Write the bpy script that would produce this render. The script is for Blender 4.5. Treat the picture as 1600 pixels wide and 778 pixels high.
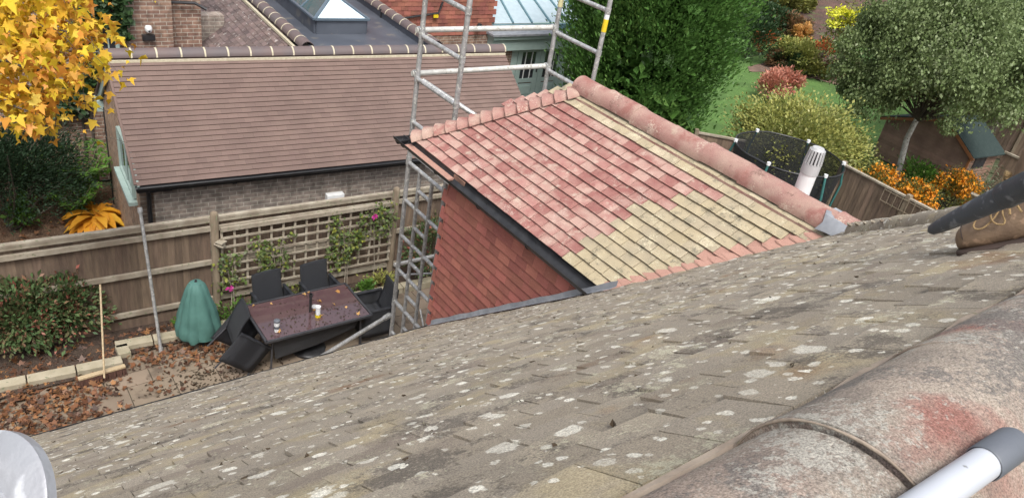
import bpy, math, random
import numpy as np
from math import sin, cos, pi, radians as rad
random.seed(7); rng = np.random.default_rng(7)
for o in list(bpy.data.objects): bpy.data.objects.remove(o)
SC = bpy.context.scene; COL = SC.collection
# ------------------------------------------------------------------ camera
F = 1188.925; H = 7.85
RM = np.array([[0.7978, -0.1826, 0.5746], [-0.5811, -0.4871, 0.6520], [0.1608, -0.8540, -0.4947]])
def _orth(R):
    z = R[:, 2]/np.linalg.norm(R[:, 2]); y = R[:, 1]-z*R[:, 1].dot(z); y /= np.linalg.norm(y)
    return np.array([np.cross(y, z), y, z]).T
RM = _orth(RM)
cam = bpy.data.objects.new('camera', bpy.data.cameras.new('camera')); COL.objects.link(cam)
from mathutils import Matrix, Vector
mm = Matrix([[RM[i, 0], -RM[i, 1], -RM[i, 2]] for i in range(3)]).to_4x4(); mm.translation = Vector((0, 0, H))
cam.matrix_world = mm
cam.data.sensor_width = 36; cam.data.lens = 36*F/1600; cam.data.clip_start = 0.05; cam.data.clip_end = 500
SC.camera = cam
# ------------------------------------------------------------------ world, sun, exposure
SUN_EL, SUN_AZ = 58, 205         # azimuth measured from +Y towards +X
w = bpy.data.worlds.new('World'); SC.world = w; w.use_nodes = True
nt = w.node_tree; nt.nodes.clear()
sky = nt.nodes.new('ShaderNodeTexSky'); sky.sky_type = 'NISHITA'; sky.sun_disc = False
sky.sun_elevation = rad(SUN_EL); sky.sun_rotation = rad(SUN_AZ); sky.dust_density = 4; sky.air_density = 1.0; sky.ozone_density = 1
hs = nt.nodes.new('ShaderNodeHueSaturation'); hs.inputs['Saturation'].default_value = 0.35
bg = nt.nodes.new('ShaderNodeBackground'); bg.inputs['Strength'].default_value = 0.15
wo = nt.nodes.new('ShaderNodeOutputWorld')
nt.links.new(sky.outputs[0], hs.inputs['Color']); nt.links.new(hs.outputs[0], bg.inputs[0]); nt.links.new(bg.outputs[0], wo.inputs[0])
sl = bpy.data.lights.new('sun', 'SUN'); sl.energy = 1.5; sl.angle = rad(18); sl.color = (1, .97, .92)
so = bpy.data.objects.new('sun', sl); COL.objects.link(so)
sd = Vector((sin(rad(SUN_AZ))*cos(rad(SUN_EL)), cos(rad(SUN_AZ))*cos(rad(SUN_EL)), sin(rad(SUN_EL))))
so.rotation_euler = sd.to_track_quat('Z', 'Y').to_euler()
SC.view_settings.view_transform = 'Standard'; SC.view_settings.look = 'None'
SC.view_settings.exposure = 0.8; SC.view_settings.gamma = 1; SC.view_settings.use_curve_mapping = False
SC.render.engine = 'CYCLES'
# ------------------------------------------------------------------ helpers: measuring from the photograph
def ray(px, py): return RM @ np.array([px-800., py-389., F])
def G(px, py, z=0.): r = ray(px, py); p = r*((z-H)/r[2]); return (p[0], p[1], z)
def AX(px, py, x): r = ray(px, py); p = r*(x/r[0]); return (x, p[1], p[2]+H)
def AY(px, py, y): r = ray(px, py); p = r*(y/r[1]); return (p[0], y, p[2]+H)
# ------------------------------------------------------------------ helpers: materials
def mat(name, c1, c2=None, scale=8., rough=.8, bump=0., bscale=60., isl=0., metal=0., c3=None, c3t=.6, c3s=20., spec=.5, trans=0., stretch=(1, 1, 1), bdist=.01, coat=0.):
    m = bpy.data.materials.new(name); m.use_nodes = True; n = m.node_tree; N = n.nodes; L = n.links
    b = N['Principled BSDF']; b.inputs['Roughness'].default_value = rough; b.inputs['Metallic'].default_value = metal
    b.inputs['Specular IOR Level'].default_value = spec
    if coat: b.inputs['Coat Weight'].default_value = coat; b.inputs['Coat Roughness'].default_value = .05
    tc = N.new('ShaderNodeTexCoord'); mp = N.new('ShaderNodeMapping'); mp.inputs['Scale'].default_value = stretch
    L.new(tc.outputs['Object'], mp.inputs[0])
    c2 = c2 or tuple(x*.75 for x in c1)
    def noise(s, d=6): t = N.new('ShaderNodeTexNoise'); t.inputs['Scale'].default_value = s; t.inputs['Detail'].default_value = d; L.new(mp.outputs[0], t.inputs[0]); return t
    def ramp(src, a, bb): r = N.new('ShaderNodeMapRange'); r.inputs[1].default_value = a; r.inputs[2].default_value = bb; L.new(src, r.inputs[0]); return r.outputs[0]
    def mix(f, a, bb):
        x = N.new('ShaderNodeMix'); x.data_type = 'RGBA'
        L.new(f, x.inputs[0])
        for v, i in ((a, 6), (bb, 7)):
            if isinstance(v, tuple): x.inputs[i].default_value = (*v[:3], 1)
            else: L.new(v, x.inputs[i])
        return x.outputs[2]
    t = noise(scale); f = ramp(t.outputs[0], .35, .65)
    col = mix(f, c1, c2)
    if c3:
        t3 = noise(c3s, 8); f3 = ramp(t3.outputs[0], c3t, c3t+.06); col = mix(f3, col, c3)
    if isl:
        g = N.new('ShaderNodeNewGeometry'); h = N.new('ShaderNodeHueSaturation')
        mr = N.new('ShaderNodeMapRange'); mr.inputs[3].default_value = 1-isl; mr.inputs[4].default_value = 1+isl
        L.new(g.outputs['Random Per Island'], mr.inputs[0]); L.new(mr.outputs[0], h.inputs['Value']); L.new(col, h.inputs['Color'])
        m2 = N.new('ShaderNodeMath'); m2.operation = 'MULTIPLY_ADD'; m2.inputs[1].default_value = .03*min(1, isl*2); m2.inputs[2].default_value = .5-.015*min(1, isl*2)
        fr = N.new('ShaderNodeMath'); fr.operation = 'MULTIPLY'; fr.inputs[1].default_value = 7.31
        f2 = N.new('ShaderNodeMath'); f2.operation = 'FRACT'
        L.new(g.outputs['Random Per Island'], fr.inputs[0]); L.new(fr.outputs[0], f2.inputs[0]); L.new(f2.outputs[0], m2.inputs[0]); L.new(m2.outputs[0], h.inputs['Hue'])
        col = h.outputs[0]
    L.new(col, b.inputs['Base Color'])
    if bump:
        tb = noise(bscale, 5); bm = N.new('ShaderNodeBump'); bm.inputs['Strength'].default_value = bump; bm.inputs['Distance'].default_value = bdist
        L.new(tb.outputs[0], bm.inputs['Height']); L.new(bm.outputs[0], b.inputs['Normal'])
    if trans:
        tr = N.new('ShaderNodeBsdfTranslucent'); L.new(col, tr.inputs[0]); ms = N.new('ShaderNodeMixShader'); ms.inputs[0].default_value = trans
        L.new(b.outputs[0], ms.inputs[1]); L.new(tr.outputs[0], ms.inputs[2]); L.new(ms.outputs[0], N['Material Output'].inputs[0])
    m['_col'] = 1
    return m
def leafmat(name, cols, rough=.5, trans=.25, patch=0.):
    """leaves: each leaf picks one of the listed colours; big soft clumps vary the value"""
    m = bpy.data.materials.new(name); m.use_nodes = True; n = m.node_tree; N = n.nodes; L = n.links
    b = N['Principled BSDF']; b.inputs['Roughness'].default_value = rough; b.inputs['Specular IOR Level'].default_value = .35
    g = N.new('ShaderNodeNewGeometry'); r = N.new('ShaderNodeValToRGB'); r.color_ramp.interpolation = 'LINEAR'
    e = r.color_ramp.elements
    while len(e) < len(cols): e.new(.5)
    for i, c in enumerate(cols): e[i].position = i/(len(cols)-1); e[i].color = (*c, 1)
    src = g.outputs['Random Per Island']
    if patch:
        tc = N.new('ShaderNodeTexCoord'); t = N.new('ShaderNodeTexNoise'); t.inputs['Scale'].default_value = patch; L.new(tc.outputs['Object'], t.inputs[0])
        a = N.new('ShaderNodeMapRange'); a.inputs[1].default_value = .35; a.inputs[2].default_value = .65; L.new(t.outputs[0], a.inputs[0])
        mx = N.new('ShaderNodeMix'); mx.inputs[0].default_value = .5; L.new(src, mx.inputs[2]); L.new(a.outputs[0], mx.inputs[3]); src = mx.outputs[0]
    L.new(src, r.inputs[0]); L.new(r.outputs[0], b.inputs['Base Color'])
    tr = N.new('ShaderNodeBsdfTranslucent'); L.new(r.outputs[0], tr.inputs[0]); ms = N.new('ShaderNodeMixShader'); ms.inputs[0].default_value = trans
    L.new(b.outputs[0], ms.inputs[1]); L.new(tr.outputs[0], ms.inputs[2]); L.new(ms.outputs[0], N['Material Output'].inputs[0])
    return m
def brickmat(name, axis, c1, c2, mortar, bump=.5, rot=0., squash=(.225, .075)):
    m = bpy.data.materials.new(name); m.use_nodes = True; n = m.node_tree; N = n.nodes; L = n.links
    b = N['Principled BSDF']; b.inputs['Roughness'].default_value = .9
    tc = N.new('ShaderNodeTexCoord'); s = N.new('ShaderNodeSeparateXYZ'); c = N.new('ShaderNodeCombineXYZ'); L.new(tc.outputs['Object'], s.inputs[0])
    L.new(s.outputs[axis], c.inputs[0]); L.new(s.outputs[2], c.inputs[1])
    br = N.new('ShaderNodeTexBrick'); L.new(c.outputs[0], br.inputs[0]); br.inputs['Scale'].default_value = 1
    br.inputs['Brick Width'].default_value = squash[0]; br.inputs['Row Height'].default_value = squash[1]; br.inputs['Mortar Size'].default_value = .007; br.inputs['Mortar Smooth'].default_value = .3
    br.inputs['Color1'].default_value = (*c1, 1); br.inputs['Color2'].default_value = (*c2, 1); br.inputs['Mortar'].default_value = (*mortar, 1); br.inputs['Bias'].default_value = -.1
    t = N.new('ShaderNodeTexNoise'); t.inputs['Scale'].default_value = 9; t.inputs['Detail'].default_value = 8; L.new(tc.outputs['Object'], t.inputs[0])
    mr = N.new('ShaderNodeMapRange'); mr.inputs[1].default_value = .3; mr.inputs[2].default_value = .7; mr.inputs[3].default_value = .6; mr.inputs[4].default_value = 1.35; L.new(t.outputs[0], mr.inputs[0])
    h = N.new('ShaderNodeHueSaturation'); L.new(mr.outputs[0], h.inputs['Value']); L.new(br.outputs[0], h.inputs['Color']); L.new(h.outputs[0], b.inputs['Base Color'])
    bp = N.new('ShaderNodeBump'); bp.invert = True; bp.inputs['Strength'].default_value = bump; bp.inputs['Distance'].default_value = .008; L.new(br.outputs['Fac'], bp.inputs['Height']); L.new(bp.outputs[0], b.inputs['Normal'])
    return m
# ------------------------------------------------------------------ helpers: objects
WL = {}
def tag(o, label=None, cat=None, group=None, kind=None):
    if label: o['label'] = label
    if cat: o['category'] = cat
    if group: o['group'] = group
    if kind: o['kind'] = kind
    return o
def thing(name, loc, label, cat, group=None):
    o = bpy.data.objects.new(name, None); o.empty_display_size = .2; COL.objects.link(o); o.location = loc
    WL[o.name] = Vector(loc); return tag(o, label, cat, group)
def smooth(pts, k=3):
    p = [Vector(q) for q in pts]
    for _ in range(k):
        n = [p[0]]
        for a, b in zip(p, p[1:]): n += [a.lerp(b, .25), a.lerp(b, .75)]
        p = n+[p[-1]]
    return p
class MB:
    def __init__(s): s.v = []; s.f = []; s.mi = []
    def add(s, vs, fs, mi=0):
        k = len(s.v); s.v += [tuple(p) for p in vs]; s.f += [tuple(i+k for i in f) for f in fs]; s.mi += [mi]*len(fs); return s
    def box(s, c, d, rz=0., mi=0, M=None):
        x, y, z = [a/2 for a in d]; P = [(a, b, e) for e in (-z, z) for (a, b) in ((-x, -y), (x, -y), (x, y), (-x, y))]
        if M is not None: P = [tuple(M @ Vector(p)) for p in P]
        cr, sr = cos(rz), sin(rz)
        P = [(p[0]*cr-p[1]*sr+c[0], p[0]*sr+p[1]*cr+c[1], p[2]+c[2]) for p in P]
        return s.add(P, [(3, 2, 1, 0), (4, 5, 6, 7), (0, 1, 5, 4), (1, 2, 6, 5), (2, 3, 7, 6), (3, 0, 4, 7)], mi)
    def bar(s, a, b, w, h, up=(0, 0, 1), mi=0):
        a, b = Vector(a), Vector(b); d = (b-a).normalized(); u = Vector(up); sd = d.cross(u)
        if sd.length < 1e-4: sd = d.cross(Vector((1, 0, 0)))
        sd.normalize(); u = sd.cross(d)
        P = [q+sd*i*w/2+u*j*h/2 for q in (a, b) for (i, j) in ((-1, -1), (1, -1), (1, 1), (-1, 1))]
        return s.add(P, [(3, 2, 1, 0), (4, 5, 6, 7), (0, 1, 5, 4), (1, 2, 6, 5), (2, 3, 7, 6), (3, 0, 4, 7)], mi)
    def tube(s, pts, r, n=12, mi=0, caps=True):
        pts = [Vector(p) for p in pts]; rs = r if isinstance(r, (list, tuple)) else [r]*len(pts); rings = []; k = len(s.v)
        d0 = (pts[1]-pts[0]).normalized(); u = d0.cross(Vector((0, 0, 1)))
        if u.length < .05: u = d0.cross(Vector((1, 0, 0)))
        u.normalize()
        for i, p in enumerate(pts):
            d = (pts[min(i+1, len(pts)-1)]-pts[max(i-1, 0)]).normalized(); u = (u-d*u.dot(d)).normalized(); v = d.cross(u)
            for j in range(n):
                a = 2*pi*j/n; s.v.append(tuple(p+(u*cos(a)+v*sin(a))*rs[i]))
        for i in range(len(pts)-1):
            for j in range(n):
                q = (j+1) % n; s.f.append((k+i*n+j, k+i*n+q, k+(i+1)*n+q, k+(i+1)*n+j)); s.mi.append(mi)
        if caps:
            s.f.append(tuple(k+j for j in range(n))[::-1]); s.mi.append(mi)
            s.f.append(tuple(k+(len(pts)-1)*n+j for j in range(n))); s.mi.append(mi)
        return s
    def poly(s, pts, mi=0): return s.add(pts, [tuple(range(len(pts)))], mi)
    def prism(s, pts, dv, mi=0):
        n = len(pts); q = [tuple(Vector(p)+Vector(dv)) for p in pts]
        return s.add(list(pts)+q, [tuple(range(n))[::-1], tuple(range(n, 2*n))]+[(i, (i+1) % n, n+(i+1) % n, n+i) for i in range(n)], mi)
    def lathe(s, c, prof, n=24, mi=0, M=None):
        k = len(s.v)
        for (r, z) in prof:
            for j in range(n):
                p = Vector((r*cos(2*pi*j/n), r*sin(2*pi*j/n), z))
                if M is not None: p = M @ p
                s.v.append(tuple(p+Vector(c)))
        for i in range(len(prof)-1):
            for j in range(n):
                q = (j+1) % n; s.f.append((k+i*n+j, k+i*n+q, k+(i+1)*n+q, k+(i+1)*n+j)); s.mi.append(mi)
        return s
    def build(s, name, m, parent=None, smooth=False, bevel=0.):
        V = s.v; me = bpy.data.meshes.new(name)
        off = WL[parent.name] if parent is not None else Vector((0, 0, 0))
        me.from_pydata([(p[0]-off.x, p[1]-off.y, p[2]-off.z) for p in V], [], s.f)
        ms = m if isinstance(m, list) else [m]
        for x in ms: me.materials.append(x)
        me.polygons.foreach_set('material_index', s.mi)
        if smooth:
            me.polygons.foreach_set('use_smooth', [True]*len(me.polygons))
            me.set_sharp_from_angle(angle=rad(40))
        o = bpy.data.objects.new(name, me); COL.objects.link(o)
        if parent is not None: o.parent = parent; WL[o.name] = off
        if bevel:
            b = o.modifiers.new('bevel', 'BEVEL'); b.width = bevel; b.segments = 2; b.limit_method = 'ANGLE'
        return o
def top(mb, name, m, label, cat, smooth=False, group=None, bevel=0., loc=None):
    """a thing that is one mesh; origin at loc"""
    if loc is None: loc = mb.v[0]
    WL['_t'] = Vector(loc)
    class P: name = '_t'
    me_o = None; off = Vector(loc)
    mb.v = [(p[0]-off.x, p[1]-off.y, p[2]-off.z) for p in mb.v]
    o = mb.build(name, m, None, smooth, bevel); o.location = off; WL[o.name] = off
    return tag(o, label, cat, group)
def struct(mb, name, m, smooth=False): return tag(mb.build(name, m, None, smooth), kind='structure')
def leaves(name, P, size, m, parent=None, asp=.45, up=.3, shape='rhomb', D=None, jit=.35, fold=.12, Nn=None):
    """one leaf-sized face per point of P (world), all in one mesh"""
    P = np.asarray(P, float); n = len(P)
    off = np.array(WL[parent.name]) if parent is not None else np.zeros(3)
    d = rng.normal(size=(n, 3)) if D is None else np.asarray(D)+rng.normal(size=(n, 3))*.4
    d /= np.linalg.norm(d, axis=1)[:, None]
    nr = rng.normal(size=(n, 3)); nr[:, 2] = np.abs(nr[:, 2])+up*3
    if Nn is not None: nr = nr*.35+Nn
    s = np.cross(d, nr); s /= np.linalg.norm(s, axis=1)[:, None]+1e-9; nn = np.cross(s, d)
    Lz = (size*(1+jit*rng.normal(size=n).clip(-2, 2)))[:, None]; W = Lz*asp*.5
    if shape == 'rhomb':
        V = np.stack([P, P+d*Lz*.5+s*W+nn*Lz*fold, P+d*Lz, P+d*Lz*.5-s*W+nn*Lz*fold], 1)
    else:
        ang = np.radians([180, 128, 100, 72, 50, 24, 0, -24, -50, -72, -100, -128])
        rr = np.array([.35, .62, .42, .92, .45, .62, 1.05, .62, .45, .92, .42, .62])*.55
        V = np.stack([P+d*Lz*(r*cos(a)+.2)+s*Lz*(r*sin(a))+nn*Lz*fold*abs(sin(a)) for a, r in zip(ang, rr)], 1)
    k = V.shape[1]; V = V.reshape(-1, 3)-off
    me = bpy.data.meshes.new(name); me.vertices.add(n*k); me.vertices.foreach_set('co', V.astype(np.float32).ravel())
    me.loops.add(n*k); me.loops.foreach_set('vertex_index', np.arange(n*k, dtype=np.int32))
    me.polygons.add(n); me.polygons.foreach_set('loop_start', np.arange(0, n*k, k, dtype=np.int32)); me.polygons.foreach_set('loop_total', np.full(n, k, dtype=np.int32))
    me.update(calc_edges=True); me.materials.append(m)
    o = bpy.data.objects.new(name, me); COL.objects.link(o)
    if parent is not None: o.parent = parent; WL[o.name] = Vector(off)
    return o
def clumps(c, r, k, n, shell=.75, cr=.28, rg=None):
    """points in k small clumps spread over an uneven ellipsoid volume"""
    g = rg or rng; r = np.array(r)
    u = g.normal(size=(k, 3)); u /= np.linalg.norm(u, axis=1)[:, None]; u[:, 2] = np.where(u[:, 2] < -.55, -u[:, 2], u[:, 2])
    rad_ = shell+(1-shell)*g.random(k)*1.1; inn = g.random(k) < .3; rad_[inn] = g.random(inn.sum())**.5*shell
    cc = u*rad_[:, None]*r+np.array(c); i = g.integers(0, k, n)
    return cc[i]+g.normal(size=(n, 3))*cr*r.min()*(.5+.6*g.random(k))[i][:, None], cc
def copy_tree(o, parent=None, **kw):
    c = o.copy(); COL.objects.link(c); c.parent = parent
    for ch in list(o.children): copy_tree(ch, c)
    return c
# ------------------------------------------------------------------ materials
M = {}
M['lead'] = mat('lead_sheet', (.30, .31, .33), (.2, .21, .23), rough=.55, bump=.3, bscale=25)
M['black'] = mat('black_plastic', (.016, .016, .018), (.03, .03, .032), rough=.35)
M['alu'] = mat('scaffold_metal', (.50, .50, .50), (.32, .32, .31), scale=14, rough=.5, metal=.55, c3=(.62, .62, .58), c3t=.56, c3s=30, bump=.15, bscale=80)
M['alubright'] = mat('bright_aluminium', (.42, .43, .45), (.34, .34, .36), rough=.45, metal=.5, c3=(.55, .56, .58), c3t=.55, c3s=25, bump=.2, bscale=60)
M['wood'] = mat('weathered_board', (.19, .135, .095), (.12, .085, .062), scale=3, rough=.9, bump=.4, bscale=18, isl=.22, stretch=(6, 6, .8))
M['rail'] = mat('pale_timber', (.36, .32, .25), (.24, .20, .15), scale=5, rough=.9, bump=.3, bscale=30, isl=.12, c3=(.2, .2, .13), c3t=.6)
M['grey_tile'] = None
M['sage'] = mat('sage_paint', (.33, .42, .39), (.30, .39, .36), rough=.5)
M['white'] = mat('white_plastic', (.75, .76, .76), (.66, .67, .67), rough=.4)
M['glassdark'] = mat('window_glass', (.02, .025, .03), (.03, .035, .04), rough=.05, spec=.8)
M['stone'] = mat('buff_stone', (.42, .37, .27), (.33, .29, .2), scale=6, rough=.9, bump=.3, bscale=60, c3=(.22, .23, .15), c3t=.62, isl=.08)
M['soil'] = mat('dark_soil', (.045, .03, .022), (.075, .05, .035), scale=6, rough=1, bump=1, bscale=30, bdist=.04)
M['bark'] = mat('tree_bark', (.10, .08, .06), (.06, .05, .04), scale=12, rough=.95, bump=.8, bscale=25)
M['birch'] = mat('pale_bark', (.46, .45, .41), (.3, .28, .24), scale=9, rough=.9, c3=(.06, .05, .04), c3t=.62, c3s=12)

def tilemat(name, base, cols, lichen, lt=.58, ls=14., spots=(.6, .58, .5), bump=.6, isl=.16, dirt=None, dirtt=.56, spotsize=22., spotth=.2, spotden=.5, speck=None, speckt=.5, dark=None, darkt=.6, ridge=1., grain=.28):
    """concrete or clay tile: granular base, soft stains, speckled and round lichen of many sizes, each tile a little different"""
    m = bpy.data.materials.new(name); m.use_nodes = True; n = m.node_tree; N = n.nodes; L = n.links
    b = N['Principled BSDF']; b.inputs['Roughness'].default_value = .92; b.inputs['Specular IOR Level'].default_value = .25
    tc = N.new('ShaderNodeTexCoord'); mp = N.new('ShaderNodeMapping'); L.new(tc.outputs['Object'], mp.inputs[0])
    g = N.new('ShaderNodeNewGeometry')
    def noise(s, d=8, r=.55, off=0.):
        t = N.new('ShaderNodeTexNoise'); t.inputs['Scale'].default_value = s; t.inputs['Detail'].default_value = d; t.inputs['Roughness'].default_value = r
        if off:
            q = N.new('ShaderNodeMapping'); q.inputs['Location'].default_value = (off, off*.7, -off); L.new(mp.outputs[0], q.inputs[0]); L.new(q.outputs[0], t.inputs[0])
        else: L.new(mp.outputs[0], t.inputs[0])
        return t.outputs[0]
    def rmp(src, a, bb, lo=0., hi=1.): r = N.new('ShaderNodeMapRange'); r.inputs[1].default_value = a; r.inputs[2].default_value = bb; r.inputs[3].default_value = lo; r.inputs[4].default_value = hi; L.new(src, r.inputs[0]); return r.outputs[0]
    def mth(op, x, y=None, z=None):
        q = N.new('ShaderNodeMath'); q.operation = op
        for v, i in ((x, 0), (y, 1), (z, 2)):
            if v is None: continue
            if isinstance(v, float): q.inputs[i].default_value = v
            else: L.new(v, q.inputs[i])
        return q.outputs[0]
    def mix(f, a, bb, mode='MIX'):
        x = N.new('ShaderNodeMix'); x.data_type = 'RGBA'; x.blend_type = mode
        if isinstance(f, float): x.inputs[0].default_value = f
        else: L.new(f, x.inputs[0])
        for v, i in ((a, 6), (bb, 7)):
            if isinstance(v, tuple): x.inputs[i].default_value = (*v[:3], 1)
            else: L.new(v, x.inputs[i])
        return x.outputs[2]
    cr = N.new('ShaderNodeValToRGB'); e = cr.color_ramp.elements; cl = [base]+list(cols)
    while len(e) < len(cl): e.new(.5)
    for i, c in enumerate(cl): e[i].position = i/(len(cl)-1); e[i].color = (*c, 1)
    mx = N.new('ShaderNodeMix'); mx.inputs[0].default_value = .5; L.new(rmp(noise(2.6), .3, .7), mx.inputs[2]); L.new(g.outputs['Random Per Island'], mx.inputs[3])
    L.new(mx.outputs[0], cr.inputs[0]); col = cr.outputs[0]
    col = mix(rmp(noise(ls, 8, .6), lt, lt+.1), col, lichen)
    if dirt: col = mix(rmp(noise(ls*.6, 8, .6, 3.), dirtt, dirtt+.1, 0., .85), col, dirt)
    if dark: col = mix(rmp(mth('ADD', noise(ls*1.3, 8, .65, 9.), mth('MULTIPLY', noise(120, 3, .7), .35)), darkt+.175, darkt+.25, 0., .8), col, dark)
    if speck:
        ar = mth('ADD', mth('MULTIPLY', noise(5.5, 4, .5, 5.), .9), mth('MULTIPLY', noise(70, 6, .75, 2.), 1.0))
        col = mix(rmp(ar, speckt+.45, speckt+.53, 0., .9), col, speck)
    for k, (sc_, dn) in enumerate(((spotsize*.7, spotden*.16), (spotsize*1.15, spotden*.75), (spotsize*2.1, spotden*.9), (spotsize*3.6, spotden*.7))):
        if spotth <= 0: break
        vo = N.new('ShaderNodeTexVoronoi'); vo.inputs['Scale'].default_value = sc_; L.new(mp.outputs[0], vo.inputs[0])
        dd = mth('MULTIPLY_ADD', noise(sc_*4, 5, .6), .5, vo.outputs['Distance'])
        sz = N.new('ShaderNodeSeparateColor'); L.new(vo.outputs['Color'], sz.inputs[0])
        th = rmp(sz.outputs[0], 1-dn, 1., -.3, spotth)
        f = rmp(mth('SUBTRACT', dd, th), .25, .20)
        f = mth('MULTIPLY', f, rmp(sz.outputs[1], 0., 1., .45, 1.)); f = mth('MULTIPLY', f, rmp(noise(150, 4, .7, 4.), .38, .5, .35, 1.))
        col = mix(f, col, spots)
    gr = noise(330, 4, .75)
    hv = N.new('ShaderNodeHueSaturation'); L.new(rmp(gr, .33, .67, 1-grain*1.6, 1+grain*1.6), hv.inputs['Value']); L.new(col, hv.inputs['Color'])
    h2 = N.new('ShaderNodeHueSaturation'); L.new(rmp(g.outputs['Random Per Island'], 0, 1, 1-isl, 1+isl), h2.inputs['Value']); L.new(hv.outputs[0], h2.inputs['Color'])
    L.new(h2.outputs[0], b.inputs['Base Color'])
    bp = N.new('ShaderNodeBump'); bp.inputs['Strength'].default_value = bump; bp.inputs['Distance'].default_value = .006
    L.new(mth('ADD', mth('ADD', noise(200, 5, .75), noise(22, 6)), mth('MULTIPLY', noise(70, 6, .75, 2.), .8)), bp.inputs['Height']); L.new(bp.outputs[0], b.inputs['Normal'])
    return m
M['main_tile'] = tilemat('weathered_grey_tile', (.245, .20, .165), [(.31, .265, .205), (.265, .23, .185), (.35, .30, .22)], (.34, .285, .19), lt=.53, ls=3.5, spots=(.72, .69, .60), spotsize=10, spotth=.41, spotden=.82, dirt=(.20, .12, .07), dirtt=.62, speck=(.42, .39, .29), speckt=.62, dark=(.11, .095, .08), darkt=.55, isl=.15)
M['pink_tile'] = tilemat('cleaned_pink_tile', (.33, .155, .135), [(.37, .20, .17), (.28, .12, .105), (.41, .27, .225), (.33, .16, .14), (.43, .31, .25)], (.44, .33, .27), lt=.58, ls=9, spots=(.60, .52, .45), spotsize=24, spotth=.08, spotden=.4, dirt=(.24, .09, .08), dirtt=.6, speck=(.46, .35, .30), speckt=.64, dark=(.17, .08, .07), darkt=.64, isl=.08)
M['ochre_tile'] = tilemat('lichen_ochre_tile', (.37, .305, .195), [(.43, .36, .24), (.32, .27, .19), (.46, .39, .28)], (.26, .225, .155), lt=.6, ls=8, spots=(.56, .52, .4), spotsize=24, spotth=.1, spotden=.3, isl=.1, dirt=(.2, .18, .13), dirtt=.6, dark=(.14, .125, .095), darkt=.58, speck=(.52, .47, .33), speckt=.62)
M['salmon'] = tilemat('salmon_mortar', (.37, .21, .165), [(.41, .24, .19)], (.34, .19, .15), spotth=0, isl=.08, dark=(.2, .1, .08), darkt=.62)
M['ridge_front'] = tilemat('old_ridge_tile', (.42, .34, .28), [(.46, .39, .32), (.42, .30, .25), (.47, .41, .34)], (.37, .185, .15), lt=.54, ls=3.4, spots=(.62, .60, .53), spotsize=26, spotth=.16, spotden=.3, speck=(.50, .47, .41), speckt=.60, dark=(.20, .185, .17), darkt=.50, dirt=(.22, .19, .165), dirtt=.55, bump=1., isl=.04, grain=.33)
M['ridge_dormer'] = tilemat('dormer_ridge_tile', (.34, .205, .165), [(.40, .28, .225), (.31, .17, .145), (.43, .34, .27)], (.28, .13, .11), lt=.55, ls=4, spots=(.60, .54, .47), spotsize=18, spotth=.15, spotden=.3, dirt=(.40, .33, .25), dirtt=.6, speck=(.48, .38, .31), speckt=.62, dark=(.16, .09, .075), darkt=.58, isl=.08)
M['hang'] = mat('tile_hung_red', (.30, .105, .08), (.25, .085, .065), scale=5, rough=.85, bump=.35, bscale=90, isl=.2, c3=(.36, .18, .14), c3t=.66, c3s=50)
M['hung_far'] = mat('orange_hung_tile', (.30, .11, .075), (.22, .08, .06), scale=3, rough=.85, isl=.25)
M['brown_tile'] = mat('brown_plain_tile', (.16, .108, .09), (.135, .09, .076), scale=1.3, rough=.85, isl=.07, bump=.2, bscale=60)
M['mossy_tile'] = mat('mossy_brown_tile', (.15, .105, .095), (.12, .09, .085), scale=5, rough=.9, isl=.3, c3=(.3, .27, .25), c3t=.62, c3s=12)
M['ridge_slate'] = mat('grey_brown_ridge', (.12, .085, .08), (.095, .08, .082), scale=2, rough=.6, isl=.12)
M['mortar'] = mat('pale_mortar', (.55, .50, .38), (.45, .40, .28), scale=20, rough=.95, bump=.4)
M['felt'] = mat('grey_flat_roof', (.085, .095, .115), (.06, .068, .085), scale=1.6, rough=.42, c3=(.13, .125, .12), c3t=.6, c3s=3)
# ================================================================== SETTING
def sheet(name, pts, z, m, thick=None):
    mb = MB()
    if thick: mb.prism([(x, y, z-thick) for x, y in pts], (0, 0, thick))
    else: mb.poly([(x, y, z) for x, y in pts])
    return struct(mb, name, m)
M['ground'] = mat('rough_ground', (.06, .075, .03), (.09, .07, .04), scale=.8, rough=1, bump=1, bscale=8, bdist=.05)
mb = MB(); n = 40
mb.poly([(-300, -300, -.06), (300, -300, -.06), (300, 300, -.06), (-300, 300, -.06)]); struct(mb, 'ground', M['ground'])
# patio slabs
M['slab'] = mat('sandstone_slab', (.24, .185, .135), (.18, .14, .10), scale=1.8, rough=.85, bump=.25, bscale=30, isl=.13, c3=(.12, .09, .065), c3t=.6, c3s=2.5)
mb = MB(); y = 5.6; row = 0
while y < 9.75:
    h = (.6, .45, .6, .3)[row % 4]; x = -3.2+random.random()*.3
    while x < 13:
        wdt = random.choice((.45, .6, .9)); mb.box((x+wdt/2, y+h/2, -.02), (wdt-.012, h-.012, .04)); x += wdt
    y += h; row += 1
struct(mb, 'patio', M['slab'])
mb = MB(); mb.poly([(-3.5, 5.5, -.025), (13.2, 5.5, -.025), (13.2, 9.8, -.025), (-3.5, 9.8, -.025)]); struct(mb, 'patio_joints', mat('patio_joint_sand', (.13, .11, .08), (.08, .07, .05), scale=5, rough=1))
sheet('planting_bed', [(-3.2, 9.56), (1.6, 9.6), (1.62, 9.86), (13, 9.9), (13, 10.5), (-3.2, 10.9)], .05, M['soil'])
# yard behind the fence
M['mulch'] = mat('bark_mulch', (.17, .10, .06), (.09, .055, .035), scale=3, rough=1, bump=1, bscale=25, bdist=.04, c3=(.3, .22, .14), c3t=.6, c3s=40)
sheet('yard_ground', [(-8, 10.7), (2.35, 10.7), (2.6, 15.5), (-8, 15.5)], -.02, M['mulch'])
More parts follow.
